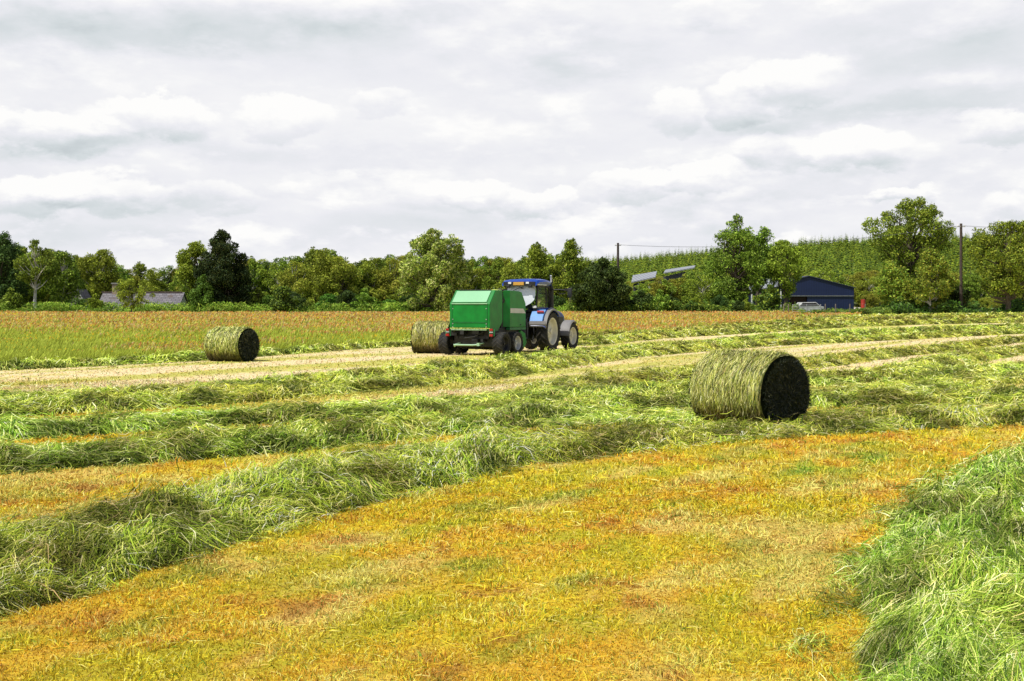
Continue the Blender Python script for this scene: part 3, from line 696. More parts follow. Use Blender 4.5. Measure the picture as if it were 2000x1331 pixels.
# small wing with pale gable and white barge board
wg = empty('outhouse', (X(150, 139.), 139., -.4)); tag(wg, 'small pale gabled outhouse showing its white verge left of the cottage roof', 'outhouse')
zt = Zp(566, 139.)+.4; zw = Zp(600, 139.)+.4
MB().prism([(-1.1, 0), (-1.1, zw), (0, zt-.1), (1.1, zw), (1.1, 0)], 0, 3.0, 'y').build('wall', RENDERW, wg)
MB().prism([(-1.3, zw-.2), (0, zt-.03), (1.3, zw-.2), (1.3, zw-.08), (0, zt+.1), (-1.3, zw-.08)], .15, 3.2, 'y').build('roof', SLATE, wg)
MB().prism([(-1.3, zw-.2), (0, zt-.03), (1.3, zw-.2), (1.3, zw), (0, zt+.14), (-1.3, zw)], -.06, .1, 'y').build('barge_board', WHITEP, wg)

d = 150.0
sh = empty('blue_shed', (X(1580, d), d, 0)); tag(sh, 'dark blue steel farm shed with a shallow gable, right of centre', 'farm shed')
zb = float(gz(X(1580, d), d))-.3; hw = X(1668, d)-X(1580, d); za = Zp(541, d); zeR = Zp(563, d)
def zsl(xx): return za + (zeR-za)*abs(xx)/hw
zl = Zp(577.5, d)
wp = MB(); wp.prism([(-hw, zl), (-hw, zeR), (0, za), (hw, zeR), (hw, zl)], 0, .12, 'y'); wp.build('gable_cladding', BLUES, sh)
lw = MB(); lw.prism([(-hw, zb), (-hw, zl-.12), (-2.6, zl-.12), (-2.6, zb)], .05, .15, 'y'); lw.prism([(-.2, zb), (-.2, zl-.12), (hw, zl-.12), (hw, zb)], .05, .15, 'y')
lw.build('lower_cladding', BLUES, sh)
MB().box((0, -.03, zl-.06), (hw*2, .1, .07)).build('rail', GALV, sh)
sw = MB(); sw.box((hw-.06, 8, (zb+zeR)/2), (.12, 15.8, zeR-zb)); sw.box((-hw+.06, 8, (zb+zeR)/2), (.12, 15.8, zeR-zb)); sw.box((0, 15.9, (zb+zeR)/2), (hw*2-.3, .1, zeR-zb)); sw.build('side_wall', BLUES, sh)
rf = MB(); rf.prism([(-hw-.25, zeR-.02), (0, za+.05), (hw+.25, zeR-.02), (hw+.25, zeR+.06), (0, za+.16), (-hw-.25, zeR+.06)], -.15, 16, 'y'); rf.build('roof', sheetmat('dark_roof_sheets', (.02, .03, .05), (.05, .06, .09)), sh)
MB().box((-1.4, .4, (zb+zl)/2-.1), (2.3, .1, zl-zb-.2)).build('shaded_doorway', pmat('dark_opening', (.035, .015, .012), .8, var=.4), sh)  # dark panel stands in for the shade inside the opening
# lean-to at left with pale roof
lt = empty('lean_to', (X(1480, d), d-2, 0)); tag(lt, 'open lean-to with weathered grey roof against the left side of the blue shed', 'lean-to')
x1 = X(1528, d)-X(1480, d); zA = Zp(544, d); zB = Zp(565, d)
rl = MB(); vs = [(-1.6, -1, zB-.15), (x1, -1, zB+.5), (x1, 5, zA+.3), (-1.6, 5, zA-.5)]; rl.poly(vs); rl.poly([(a, b, c-.1) for a, b, c in vs][::-1])
rl.poly([vs[0], (vs[0][0], vs[0][1], vs[0][2]-.1), (vs[1][0], vs[1][1], vs[1][2]-.1), vs[1]]); rl.build('roof', GREYS, lt)
MB().box(((x1-1.6)/2, 1.2, (zb+zl)/2+.1), (x1+1.2, .1, zl-zb+.5)).build('wall', BLUES, lt)
for xx in (-1.4, .6, 2.4): MB().box((xx, -.8, (zb+zB)/2), (.14, .14, zB-zb-.1)).build('post', WHITEP, lt)
# grey barn
d = 172.0
bn = empty('grey_barn', (X(1295, d), d, 0)); tag(bn, 'grey barn whose pale sloping roofs rise above the scrub', 'barn')
def Q4(p): return [(X(a, dd_)-X(1295, d), dd_-d, Zp(b, dd_)) for a, b, dd_ in p]
r1 = Q4([(1233, 551, 168), (1280, 541, 168), (1283, 530, 178), (1236, 538, 178)]); r2 = Q4([(1296, 533, 169), (1356, 522.5, 169), (1358, 518.5, 178), (1300, 527, 178)])
for rr in (r1, r2):
    m = MB(); m.poly(rr); m.poly([(a, b, c-.16) for a, b, c in rr][::-1])
    for i in range(4):
        a, b = rr[i], rr[(i+1) % 4]; m.poly([a, (a[0], a[1], a[2]-.16), (b[0], b[1], b[2]-.16), b])
    m.build('roof', GREYS, bn)
wm = MB(); z0 = 1.0
a, b = r1[0], r2[1]
wm.prism([(a[0]+.5, z0), (a[0]+.5, a[2]-.25), (b[0]-1.2, b[2]-.6), (b[0]-1.2, z0)], -2.4, -2.2, 'y'); wm.build('wall', pmat('dark_boards', (.07, .07, .08), .8, var=.4), bn)
for xx in (a[0]+1.2, a[0]+3.2): MB().box((xx, -2.9, (z0+a[2])/2-.1), (.22, .22, a[2]-z0-.2)).build('post', WHITEP, bn)
MB().box((a[0]+2.4, -2.8, a[2]-.75), (3.6, .1, .14)).build('rail', WHITEP, bn)

# ------------------------------------------------------------------ poles and wires
WOODP = pmat('creosoted_pole', (.06, .042, .032), .8, var=.4, scale=5, bump=.4); WIREM = pmat('wire', (.05, .05, .05), .6)
def pole(px, top, d, r, label, base=None):
    x = X(px, d); zb = float(gz(x, d)); zt = Zp(top, d)
    e = empty('telegraph_pole', (x, d, zb)); tag(e, label, 'utility pole')
    MB().tube([(0, 0, -.2), (0, 0, (zt-zb)*.5), (0, 0, zt-zb)], [r*1.15, r, r*.82], 12).build('shaft', WOODP, e, smooth=True)
    MB().box((0, -.05, zt-zb-.35), (.9, .1, .1)).build('crossarm', GALV, e)
    for s in (-.38, .38): MB().lathe([(0, .0), (0, .06), (.12, .045), (.16, .0)], n=10).build('insulator', WHITEP, e, loc=(s, -.05, zt-zb-.28), rot=(0, -PI/2, 0))
    return Vector((x, d, zt-.25))
pA = pole(1877, 437, 127.0, .17, 'tall dark utility pole standing before the right hand trees')
pB = pole(1207, 475, 158.0, .19, 'short looking utility pole rising behind the dark broad tree')
pC = pole(1511, 488, 145.0, .10, 'thin rust brown pole in front of the blue shed')
pD = Vector((120, 118, 10.5))
k = 0
for a, b, lb in ((pB, pA, 'sagging power line between the two utility poles'), (pA, pD, 'power line running off to the right from the tall pole')):
    for o_ in (-.38, .38):
        P = [a.lerp(b, t)+Vector((0, o_, -1.1*4*t*(1-t))) for t in np.linspace(0, 1, 24)]
        w_ = MB().tube(P, .012, 5).build('power_line', WIREM); tag(w_, lb, 'power line', 'power lines')

# gate, fence, barrels, vehicle, track
d = 122.0
x0 = X(1548, d); x1 = X(1603, d); g0 = float(gz(x0, d)); zf = 1.25
gt = empty('field_gate', ((x0+x1)/2, d, g0)); tag(gt, 'tubular metal field gate in front of the blue shed', 'gate')
hw = (x1-x0)/2
for i in range(5): MB().tube([(-hw, 0, .25+.23*i), (hw, 0, .25+.23*i)], .03, 6).build('bar', GALV, gt)
fr = MB(); [fr.tube([(s, 0, .2), (s, 0, zf)], .035, 6) for s in (-hw, 0, hw)]; fr.build('frame', GALV, gt)
for px in (1531, 1540, 1612, 1632, 1660, 1690):
    x = X(px, d); e = MB().tube([(0, 0, -.2), (0, 0, 1.15), (0, 0, 1.3)], [.07, .065, .05], 8).build('fence_post', pmat('post_wood', (.16, .13, .1), .9, var=.4, bump=.4), loc=(x, d, float(gz(x, d))))
    tag(e, 'weathered wooden fence post %s the field gate' % ('left of' if px < 1545 else 'right of'), 'fence post', 'fence posts ' + ('left of' if px < 1545 else 'right of') + ' the gate')
REDP = pmat('red_paint', (.45, .04, .025), .5, var=.2)
for px, lab_ in ((1686, 'red drum beside the right end of the blue shed'), (1884, 'red drum just behind the tall utility pole')):
    d = 140.; x = X(px, d); z0 = float(gz(x, d)); e = empty('drum', (x, d, z0)); tag(e, lab_, 'drum'); zt = Zp(585, d)-z0
    for s in (0,): MB().lathe([(0, 0), (0, .29), (zt*.33, .29), (zt*.34, .31), (zt*.36, .29), (zt*.66, .29), (zt*.67, .31), (zt*.69, .29), (zt, .29), (zt, 0)], n=16).build('body', REDP, e, rot=(0, -PI/2, 0))
    MB().lathe([(0, .0), (0, .05), (.05, .05), (.05, 0)], n=10).build('cap', GALV, e, loc=(.12, 0, zt), rot=(0, -PI/2, 0))
d = 134.; x = X(1574, d); z0 = float(gz(x, d)); cv = empty('parked_car', (x, d, z0), R(8)); tag(cv, 'pale parked car half hidden behind the field gate', 'car')
MB().prism([(-1.9, .35), (-1.95, .85), (-1.2, .95), (-.75, 1.42), (.95, 1.45), (1.5, .98), (1.95, .9), (1.95, .35)], -.8, .8, 'y').build('body', pmat('pale_car_paint', (.5, .5, .48), .3), cv, .05)
MB().prism([(-1.08, .97), (-.72, 1.36), (.9, 1.38), (1.35, 1.0)], -.815, .815, 'y').build('window', DARKG, cv)
for a in (-1.2, 1.25):
    for s in (-.72, .72): MB().lathe([(-.1, 0), (-.1, .2), (-.1, .32), (.1, .32), (.1, 0)], n=16).build('wheel', pmat('rubber_small', (.02, .02, .02), .8), cv, loc=(a, s, .32), rot=(0, 0, PI/2))
# farm lane on the foot of the hill
lane = []
xs = np.linspace(X(1640, 181), X(2400, 181), 60)
Vl = []
for t, x in enumerate(xs):
    for yy in (179.5, 183.5): Vl.append((x, yy+.03*(x-60), float(hz(x, yy))+.12 + .25))
Vl = np.array(Vl); Ql = np.array([[2*i, 2*i+2, 2*i+3, 2*i+1] for i in range(59)])
tag(link('farm_lane', np_mesh('farm_lane', Vl, Ql, None, [pmat('gravel_lane', (.5, .45, .36), .9, var=.15, scale=2)])), kind='structure')

# ------------------------------------------------------------------ bales
def netmat(name, c1, c2):
    m, nt, out = newmat(name)
    p = nt.nodes.new('ShaderNodeBsdfPrincipled'); p.inputs['Roughness'].default_value = .8
    tc = nt.nodes.new('ShaderNodeTexCoord'); mp = nt.nodes.new('ShaderNodeMapping'); mp.inputs['Scale'].default_value = (26, 4, 4)
    n = nt.nodes.new('ShaderNodeTexNoise'); n.inputs['Scale'].default_value = 1.6; n.inputs['Detail'].default_value = 8; n.inputs['Roughness'].default_value = .75
    r = nt.nodes.new('ShaderNodeValToRGB'); r.color_ramp.elements[0].color = (*c1, 1); r.color_ramp.elements[1].color = (*c2, 1)
    r.color_ramp.elements[0].position = .36; r.color_ramp.elements[1].position = .66
    b = nt.nodes.new('ShaderNodeBump'); b.inputs['Strength'].default_value = .9; b.inputs['Distance'].default_value = .02
    nt.links.new(tc.outputs['Object'], mp.inputs[0]); nt.links.new(mp.outputs[0], n.inputs['Vector']); nt.links.new(n.outputs['Fac'], r.inputs['Fac'])
    nt.links.new(n.outputs['Fac'], b.inputs['Height']); nt.links.new(b.outputs['Normal'], p.inputs['Normal'])
    nt.links.new(r.outputs['Color'], p.inputs['Base Color']); nt.links.new(p.outputs[0], out.inputs[0]); return m
NETM = netmat('bale_side_grass', (.035, .045, .012), (.28, .30, .08))
ENDM = pmat('bale_end_grass', (.010, .014, .006), .95, var=.6, scale=9, bump=.8, spec=.05)
BSTR = leafmat('bale_strands', .1, .5, .4)
def bale(label, px, d, D, L, yaw, seed, ns, sq=.965, zoff=0):
    """cylinder lying on its side: local X is the axis"""
    rng = np.random.default_rng(seed); x = X(px, d); z0 = float(gz(x, d))+zoff; r0 = D/2
    e = empty('grass_bale', (x, d, z0), yaw); tag(e, label, 'round bale', 'round bales lying on the field')
    def surf(u, th, dr=0.):      # u in -1..1 along axis, th angle, th=0 down
        rr = r0*(1-.05*np.clip((np.abs(u)-.80)/.20, 0, 1)**2) + .016*(fbm(u*3+5, np.cos(th)*2+np.sin(th)*1.3+7, seed, 4)-.5) + dr
        rr = rr + .010*np.sin(u*L/2*2*PI/.075)*(.4+.6*vn(u*9, th*2, seed+2))
        zz = -rr*np.cos(th); zz = np.maximum(zz, -r0*.93) + r0*.93; yy = rr*np.sin(th)
        return np.stack([u*L/2, yy*(1+.02), zz*sq/.965], -1)
    nu, nt_ = 90, 120
    U, T = np.meshgrid(np.linspace(-1, 1, nu), np.linspace(0, 2*PI, nt_, endpoint=False), indexing='ij')
    V = surf(U, T).reshape(-1, 3); i = np.arange(nu-1)[:, None]; j = np.arange(nt_)[None, :]; j2 = (j+1) % nt_
    Q = np.stack([i*nt_+j, i*nt_+j2, (i+1)*nt_+j2, (i+1)*nt_+j], -1).reshape(-1, 4)
    side = link('wrapped_side', np_mesh('wrapped_side', V, Q, None, [NETM], True), e)
    # ends: slightly domed, rough
    for s in (-1, 1):
        q = np.linspace(0, 1, 26); Qr, Tt = np.meshgrid(q, np.linspace(0, 2*PI, nt_, endpoint=False), indexing='ij')
        Pe = surf(np.full(Tt.shape, s*1.0), Tt); cen = np.array([s*L/2, 0, r0*.93])
        P = cen + (Pe-cen)*Qr[..., None]; P[..., 0] += s*(.03*(1-Qr**4) + .03*(fbm(P[..., 1]*9, P[..., 2]*9, seed+4, 3)-.5)*(1-Qr**8)) - s*.004
        i = np.arange(25)[:, None]; Q = np.stack([i*nt_+j, (i+1)*nt_+j, (i+1)*nt_+j2, i*nt_+j2], -1).reshape(-1, 4)
        me_ = link('cut_end', np_mesh('cut_end', P.reshape(-1, 3), Q if s > 0 else Q[:, ::-1], None, [ENDM], True), e)
        # stray dark strands on the end
        n = ns//7; th = rng.uniform(0, 2*PI, n); rr = r0*np.sqrt(rng.random(n))*.90; l = rng.uniform(.05, .16, n); a = th+PI/2+rng.normal(0, .6, n)
        k = np.linspace(-.5, .5, 3)
        y = (np.sin(th)*rr)[:, None]+np.cos(a)[:, None]*l[:, None]*k; z = r0*.93+(-np.cos(th)*rr*.93)[:, None]+np.sin(a)[:, None]*l[:, None]*k
        xx = np.full_like(y, s*(L/2+.045)) + s*np.abs(rng.normal(0, .018, (n, 3)))*np.array([1, .3, 1])
        P = np.stack([xx, y, np.maximum(z, .01)], -1); wv = np.broadcast_to(np.clip(d/1126*.35, .003, .02), (n,))*rng.uniform(.6, 1.3, n)
        sd = rng.normal(0, 1, (n, 1, 3)); sd /= np.linalg.norm(sd, axis=-1, keepdims=True)
        c = np.where(rng.random((n, 1)) < .06, C3(.14, .13, .05), C3(.016, .022, .008))*rng.uniform(.6, 1.4, (n, 1))
        link('strands', np_mesh('strands', *ribbons(P, wv[:, None]*np.array([[.7, 1, .4]]), sd, c), [BSTR]), me_)
    n = ns; u = rng.uniform(-1.0, 1.0, n); th = rng.uniform(.25, 2*PI-.25, n); l = rng.uniform(.04, .2, n)/r0; k = 5
    kk = np.linspace(-.5, .5, k)[None, :]; sl = rng.normal(0, .07, n)[:, None]
    tt = th[:, None]+kk*l[:, None]; uu = u[:, None]+kk*l[:, None]*sl*r0/(L/2)
    lift = np.abs(rng.normal(0, .006, n))[:, None]+(rng.random(n) < .08)[:, None]*np.abs(kk)*2*rng.uniform(.02, .06, n)[:, None]
    P = surf(np.clip(uu, -1.03, 1.03), tt, .003+lift)
    w = np.clip(d/1126*.22, .0015, .03)*rng.uniform(.5, 1.3, n)
    sd = np.broadcast_to(np.array([1., 0, 0]), (n, 1, 3)).copy(); sd = sd + rng.normal(0, .35, (n, 1, 3)); sd /= np.linalg.norm(sd, axis=-1, keepdims=True)
    pal = np.array([C3(.32,.38,.04), C3(.52,.54,.08), C3(.80,.76,.24), C3(.95,.90,.42), C3(.14,.19,.03), C3(.05,.06,.015), C3(.48,.38,.1)])
    c = pal[rng.choice(7, n, p=[.2, .2, .2, .10, .13, .1, .07])]*rng.uniform(.75, 1.25, (n, 1))
    c *= (.35+1.1*fbm(u*6, th*1.5, seed+8, 3))[:, None]
    belly_shade = sm(.16, .34, P[:, 2, 2]/D + .10*(fbm(u*7, th*3, seed+19, 3)-.5)); c = c*(.16+.84*belly_shade)[:, None]; c[:, 1] *= .80+.20*belly_shade      # shade under the curve painted into the strands, slightly browner
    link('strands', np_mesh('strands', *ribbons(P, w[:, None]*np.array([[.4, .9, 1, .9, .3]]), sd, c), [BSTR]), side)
    return e
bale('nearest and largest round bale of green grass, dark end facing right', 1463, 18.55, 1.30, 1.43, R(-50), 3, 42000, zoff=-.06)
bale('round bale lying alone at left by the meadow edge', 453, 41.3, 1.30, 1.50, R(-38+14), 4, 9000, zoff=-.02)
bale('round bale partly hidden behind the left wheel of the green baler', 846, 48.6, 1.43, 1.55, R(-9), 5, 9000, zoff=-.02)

# ------------------------------------------------------------------ machines
GREEN = pmat('green_paint', (.002, .18, .022), .38, var=.24, scale=2.2, spec=.3); GREEN2 = pmat('green_frame', (.01, .14, .04), .5, var=.3, scale=5)
PGRN = pmat('pale_green_bar', (.30, .48, .30), .5, var=.15); BLACKM = pmat('black_metal', (.010, .010, .010), .6, var=.4, scale=6); RUB = pmat('tyre_rubber', (.010, .010, .009), .85, var=.4, scale=8, bump=.3)
MUD = pmat('dusty_tread', (.035, .03, .022), .9, var=.5, scale=7); CREAM = pmat('cream_rim', (.62, .58, .46), .5, var=.12, scale=3); GREYR = pmat('grey_rim', (.42, .43, .45), .4, .3, var=.15)
CHAFF = leafmat('chaff', .1)
SILV = pmat('silver_decal', (.50, .50, .48), .4, var=.1); REDL = pmat('red_lens', (.32, .012, .012), .2, var=.1); BLUE = pmat('blue_paint', (.010, .05, .31), .3, var=.15, scale=2, spec=.4)
FGREY = pmat('grey_fender', (.20, .19, .185), .6, var=.12, scale=2); AMB = pmat('amber_sign', (.62, .33, .05), .5, var=.05); LAMPW = pmat('lamp_glass', (.75, .75, .72), .2, var=.05)
LBLUE = pmat('light_blue_panel', (.13, .29, .60), .3, var=.1)
def reflglass(name, col, rough, metal):
    m, nt, out = newmat(name); p = nt.nodes.new('ShaderNodeBsdfPrincipled'); p.inputs['Base Color'].default_value = (*col, 1); p.inputs['Roughness'].default_value = rough; p.inputs['Metallic'].default_value = metal
    n = nt.nodes.new('ShaderNodeTexNoise'); n.inputs['Scale'].default_value = 2; b = nt.nodes.new('ShaderNodeBump'); b.inputs['Strength'].default_value = .05; nt.links.new(n.outputs['Fac'], b.inputs['Height']); nt.links.new(b.outputs['Normal'], p.inputs['Normal'])
    nt.links.new(p.outputs[0], out.inputs[0]); return m
SKYGL = reflglass('painted_sky_glass', (.66, .69, .72), .42, .35)  # whitish base colour stands in for the reflected sky
def clearglass():
    m, nt, out = newmat('clear_glass'); g = nt.nodes.new('ShaderNodeBsdfGlossy'); g.inputs['Roughness'].default_value = .03; t = nt.nodes.new('ShaderNodeBsdfTransparent'); t.inputs['Color'].default_value = (.8, .85, .85, 1)
    f = nt.nodes.new('ShaderNodeFresnel'); f.inputs['IOR'].default_value = 1.6; ad = nt.nodes.new('ShaderNodeMath'); ad.operation = 'ADD'; ad.inputs[1].default_value = .12
    nt.links.new(f.outputs[0], ad.inputs[0]); mx = nt.nodes.new('ShaderNodeMixShader'); nt.links.new(ad.outputs[0], mx.inputs[0]); nt.links.new(t.outputs[0], mx.inputs[1]); nt.links.new(g.outputs[0], mx.inputs[2]); nt.links.new(mx.outputs[0], out.inputs[0]); return m
CLG = clearglass()

def wheel(parent, x, y, Ro, Ri, w, rim, side, lugs=20, steer=0):
    """wheel with axis X; side=+1 outer face to the right"""
    e = empty('wheel', (x, y, Ro), steer); e.parent = parent
    h = w/2; s = side
    MB().lathe([(-h*.72, Ri), (-h*.98, Ri+(Ro-Ri)*.35), (-h, Ro*.90), (-h*.82, Ro*.965), (0, Ro*.975), (h*.82, Ro*.965), (h, Ro*.90), (h*.98, Ri+(Ro-Ri)*.35), (h*.72, Ri)], n=48).build('tyre', RUB, e, smooth=True)
    t = MB()
    for k in range(lugs):
        for sg in (-1, 1):
            a = 2*PI*(k+(.5 if sg > 0 else 0))/lugs
            n = 4
            P = []
            for i in range(n):
                f = i/(n-1); xx = sg*h*(.04+.98*f); aa = a+f*.9*2*PI/lugs*1.1; rr = Ro*(1.0-.05*f**3)
                P.append((xx, aa, rr))
            dw = Ro*.028/Ro*1.15
            prev = None
            for (xx, aa, rr) in P:
                q = [t.bm.verts.new((xx, r_*math.cos(aa+da), r_*math.sin(aa+da))) for r_, da in ((rr*.95, -dw*1.3), (rr*1.012, -dw), (rr*1.012, dw), (rr*.95, dw*1.3))]
                if prev:
                    for i in range(3): t.bm.faces.new((prev[i], prev[i+1], q[i+1], q[i]))
                prev = q
    t.build('tread', MUD, e)
    r = MB(); r.lathe([(s*h*.78, Ri*1.02), (s*h*.86, Ri*1.0), (s*h*.80, Ri*.93), (s*h*.45, Ri*.86), (s*h*.20, Ri*.80), (s*h*.12, Ri*.55), (s*h*.35, Ri*.42), (s*h*.38, Ri*.22), (s*h*.38, .0)], n=40)
    r.lathe([(-s*h*.7, Ri*1.0), (-s*h*.6, Ri*.8), (-s*h*.1, Ri*.6), (-s*h*.1, 0)], n=40)
    ro = r.build('rim', rim, e, smooth=True)
    hb = MB(); hb.lathe([(s*h*.38, Ri*.2), (s*h*.6, Ri*.18), (s*h*.62, 0)], n=16)
    for k in range(8):
        a = 2*PI*k/8; c = (s*h*.37, math.cos(a)*Ri*.33, math.sin(a)*Ri*.33); hb.box(c, (.04, .03, .03))
    hb.build('hub', rim, ro)
    return e

# ---- baler (local +Y forward, origin under the rear panel)
BY = R(-27); bx_, by_ = X(917, 46), 46.0
bl = empty('baler', (bx_, by_, float(gz(bx_, by_))+.02), BY); tag(bl, 'bright green round baler hitched behind the blue tractor', 'baler')
W = .94
tg = MB(); tg.prism([(0, 1.12), (0, 2.1), (.5, 2.66), (1.12, 2.66), (1.12, 1.35), (.75, 1.02), (.1, 1.02)], -W, W)
tgo = tg.build('tailgate', GREEN, bl, .025)
# panel lines, rivets, trims
MB().box((0, -.012, 2.1), (1.66, .035, .035)).build('trim', PGRN, tgo, .008)
MB().box((0, -.012, 1.34), (1.60, .02, .014)).build('seam', GREEN2, tgo)
rv = MB()
for xx in (-.78, .78):
    for zz in (1.16, 1.28, 1.46, 1.9): rv.box((xx, -.008, zz), (.03, .02, .03))
rv.build('bolt', SILV, tgo)
for xx in (-.82, .82): MB().box((xx, -.008, 1.6), (.014, .02, .94)).build('seam', GREEN2, tgo)
pn = MB(); sl = math.atan2(.56, .5)
pn.box((-.03, .235, 2.395), (1.60, .62, .02), (sl, 0, 0)); pn.build('sloped_panel', pmat('painted_sheen_green', (.20, .46, .24), .35, var=.06, scale=1), tgo, .006)  # pale sky reflection painted into this panel's green
MB().box((.0, .485, 2.675), (1.5, .04, .03)).build('handle', BLACKM, tgo)
MB().box((0, -.03, 1.05), (1.66, .09, .07)).build('lower_bar', PGRN, bl, .01)
# inner chamber gap
ic = MB(); ic.prism([(1.12, .75), (1.12, 2.5), (1.62, 2.55), (2.9, 2.1), (2.9, .6), (1.6, .45)], -W+.1, W-.08); ic.build('chamber', BLACKM, bl)
dr = MB()
for a in range(12):
    th = a/12*2*PI; dr.lathe([(-W+.02, .0), (-W+.02, .11), (W-.02, .11), (W-.02, 0)], c=(0, 1.25+.72*math.cos(th), 1.55+.68*math.sin(th)), n=10)
dr.build('roller', BLACKM, bl)
# front housing
for s in (-1, 1):
    fh = MB(); xs_ = [s*.96, s*1.09]
    pr = [(1.50, 1.12), (1.50, 2.66), (2.35, 2.64), (2.62, 2.60), (3.0, 2.12), (3.0, 1.12)]
    fh.prism(pr, s*.80, s*1.08); o = fh.build('side_cover', GREEN, bl, .02)
    bv = MB(); bv.prism([(s*.86, 1.32), (s*.86, 1.50), (s*1.08, 1.50)], 1.14, 2.64, 'z'); bv.build('cover_edge', GREEN, o)
    st = MB(); st.prism([(1.55, 1.72), (1.55, 1.92), (2.75, 1.90), (2.98, 1.70)], s*1.083, s*1.088); st.build('decal', SILV, o)
    lb = MB(); lb.box((s*.98, 2.25, 1.06), (.22, 1.5, .1)); lb.build('sill', GREEN2, o)
    MB().box((s*1.09, 2.5, 1.22), (.02, .08, .05)).build('latch', BLACKM, o)
tp_ = MB(); tp_.prism([(1.3, 2.45), (1.3, 2.6), (2.6, 2.55), (3.0, 2.1), (3.0, 1.2), (2.85, 1.2), (2.85, 2.0), (2.5, 2.4)], -.8, .8); tp_.build('front_hood', GREEN2, bl, .01)
fr = MB()
for s in (-1, 1):
    fr.box((s*.72, 1.5, .72), (.12, 2.6, .14)); fr.box((s*.72, 1.3, .95), (.1, .16, .5)); fr.box((s*.86, 2.6, .85), (.06, .6, .5))
fr.box((0, .3, .72), (1.5, .12, .14)); fr.box((0, 1.0, .5), (2.2, .12, .12)); fr.box((0, 2.0, .55), (1.7, 1.4, .35)); fr.build('chassis', BLACKM, bl, .01)
# underside clutter
cl = MB(); rr = random.Random(3)
for i in range(22): cl.box((rr.uniform(-.8, .8), rr.uniform(.05, .9), rr.uniform(.55, 1.0)), (rr.uniform(.05, .3), rr.uniform(.05, .4), rr.uniform(.04, .2)))
cl.tube([(-.5, .1, .9), (-.2, .0, .7), (.2, .02, .75), (.6, .1, .95)], .018, 6); cl.build('linkage', BLACKM, bl)
MB().prism([(.30, .34), (.30, 1.0), (.9, 1.1), (2.6, 1.2), (2.6, .25), (1.2, .2)], -.9, .9).build('underbody_shade', BLACKM, bl, .02)  # black mass enlarged to fill in the shade below the baler
ax = MB(); ax.tube([(-1.2, .98, .5), (1.2, .98, .5)], .06, 10)
for s in (-1, 1): ax.box((s*.98, .98, .5), (.1, 1.15, .14))
ax.build('axle', BLACKM, bl)
for s in (-1, 1):
    for yy in (.42, 1.52): wheel(bl, s*1.27, yy, .475, .29, .42, BLACKM if yy < 1 else GREYR, s, 18)  # rear rims coloured black to stand for the shade around them
kb = MB(); kb.tube([(-.62, -.12, .36), (-.60, -.22, .42), (-.3, -.25, .42), (.3, -.25, .42), (.52, -.22, .44)], .035, 8); kb.tube([(-.6, -.2, .42), (-.6, .5, .5)], .03, 8); kb.tube([(.5, -.2, .44), (.5, .5, .5)], .03, 8); kb.box((.54, -.22, .45), (.12, .1, .12)); kb.build('bale_kicker', PGRN, bl)
for s in (-1, 1):
    for zz in (1.04, .82): MB().box((s*(1.02), -.02, zz), (.15, .08, .09 if zz > .9 else .10)).build('tail_light', REDL, bl, .01)
    MB().box((s*1.02, .03, .93), (.26, .03, .3)).build('light_bracket', GREEN2, bl)
    MB().box((s*1.02, -.025, .95), (.16, .02, .05)).build('reflector', GREYR, bl)
    MB().box((s*.98, .25, 1.02), (.12, .6, .06)).build('mudguard', GREEN2, bl)
# pick-up and drawbar
MB().lathe([(-.95, 0), (-.95, .24), (.95, .24), (.95, 0)], n=20).build('pick_up', BLACKM, bl, loc=(0, 2.9, .36))
MB().prism([(2.6, .3), (2.6, 1.0), (3.05, .85), (3.2, .45), (3.0, .25)], .93, 1.03).build('pick_up_plate', GREEN, bl, .01)
MB().prism([(2.6, .3), (2.6, 1.0), (3.05, .85), (3.2, .45), (3.0, .25)], -1.03, -.93).build('pick_up_plate', GREEN, bl, .01)
db = MB(); db.prism([(2.4, .55), (2.4, .85), (4.3, .62), (4.3, .50)], -.14, .14); db.box((.0, 4.35, .54), (.1, .3, .06)); db.build('drawbar', GREEN2, bl, .01)
ps = MB(); ps.tube([(0, 2.9, .95), (0, 4.4, .85)], .06, 8); ps.tube([(-.2, 2.9, 1.6), (-.15, 3.6, 1.35), (-.1, 4.3, 1.15)], .018, 6); ps.tube([(-.3, 2.9, 1.7), (-.3, 3.6, 1.45), (-.25, 4.3, 1.2)], .018, 6); ps.build('drive_shaft', BLACKM, bl)
MB().tube([(.62, 1.0, 2.66), (.60, .98, 2.78)], .012, 5).build('aerial', PGRN, bl)
# wheel chock / net box on near side
MB().box((.62, 3.05, 1.5), (.5, .3, .5)).build('net_box', GREEN2, bl, .02)

# loose chaff caught on ledges of the baler
n = 900; q = rg.uniform(0, 1, (n, 3)); px_ = (q[:, 0]-.5)*1.7; py_ = np.where(rg.random(n) < .4, rg.uniform(.5, 1.1, n), -.05+rg.uniform(-.03, .03, n)); pz_ = np.where(py_ > .3, 2.672, 1.095)
P0 = np.stack([px_, py_, pz_], 1); dv = rg.normal(0, 1, (n, 3))*np.array([.05, .03, .012]); P = np.stack([P0-dv, P0+dv], 1)
o = link('chaff', np_mesh('chaff', *ribbons(P, np.full((n, 2), .008), np.broadcast_to(np.array([0, .7, .7]), (n, 1, 3)), paint(n, PAL_FAR, W_FAR)), [CHAFF]), bl)
# ---- tractor (local +Y forward, origin under the rear axle)
TYW = R(-23)
tx, ty = .70, 50.3
tr = empty('tractor', (tx, ty, float(gz(tx, ty))+.02), TYW); tag(tr, 'blue tractor with cream wheel rims pulling the green baler', 'tractor')
for s in (-1, 1):
    wheel(tr, s*.98, 0, .90, .60, .52, CREAM, s, 20)
    wheel(tr, s*.97, 2.8, .64, .40, .42, CREAM, s, 18, steer=R(-4))
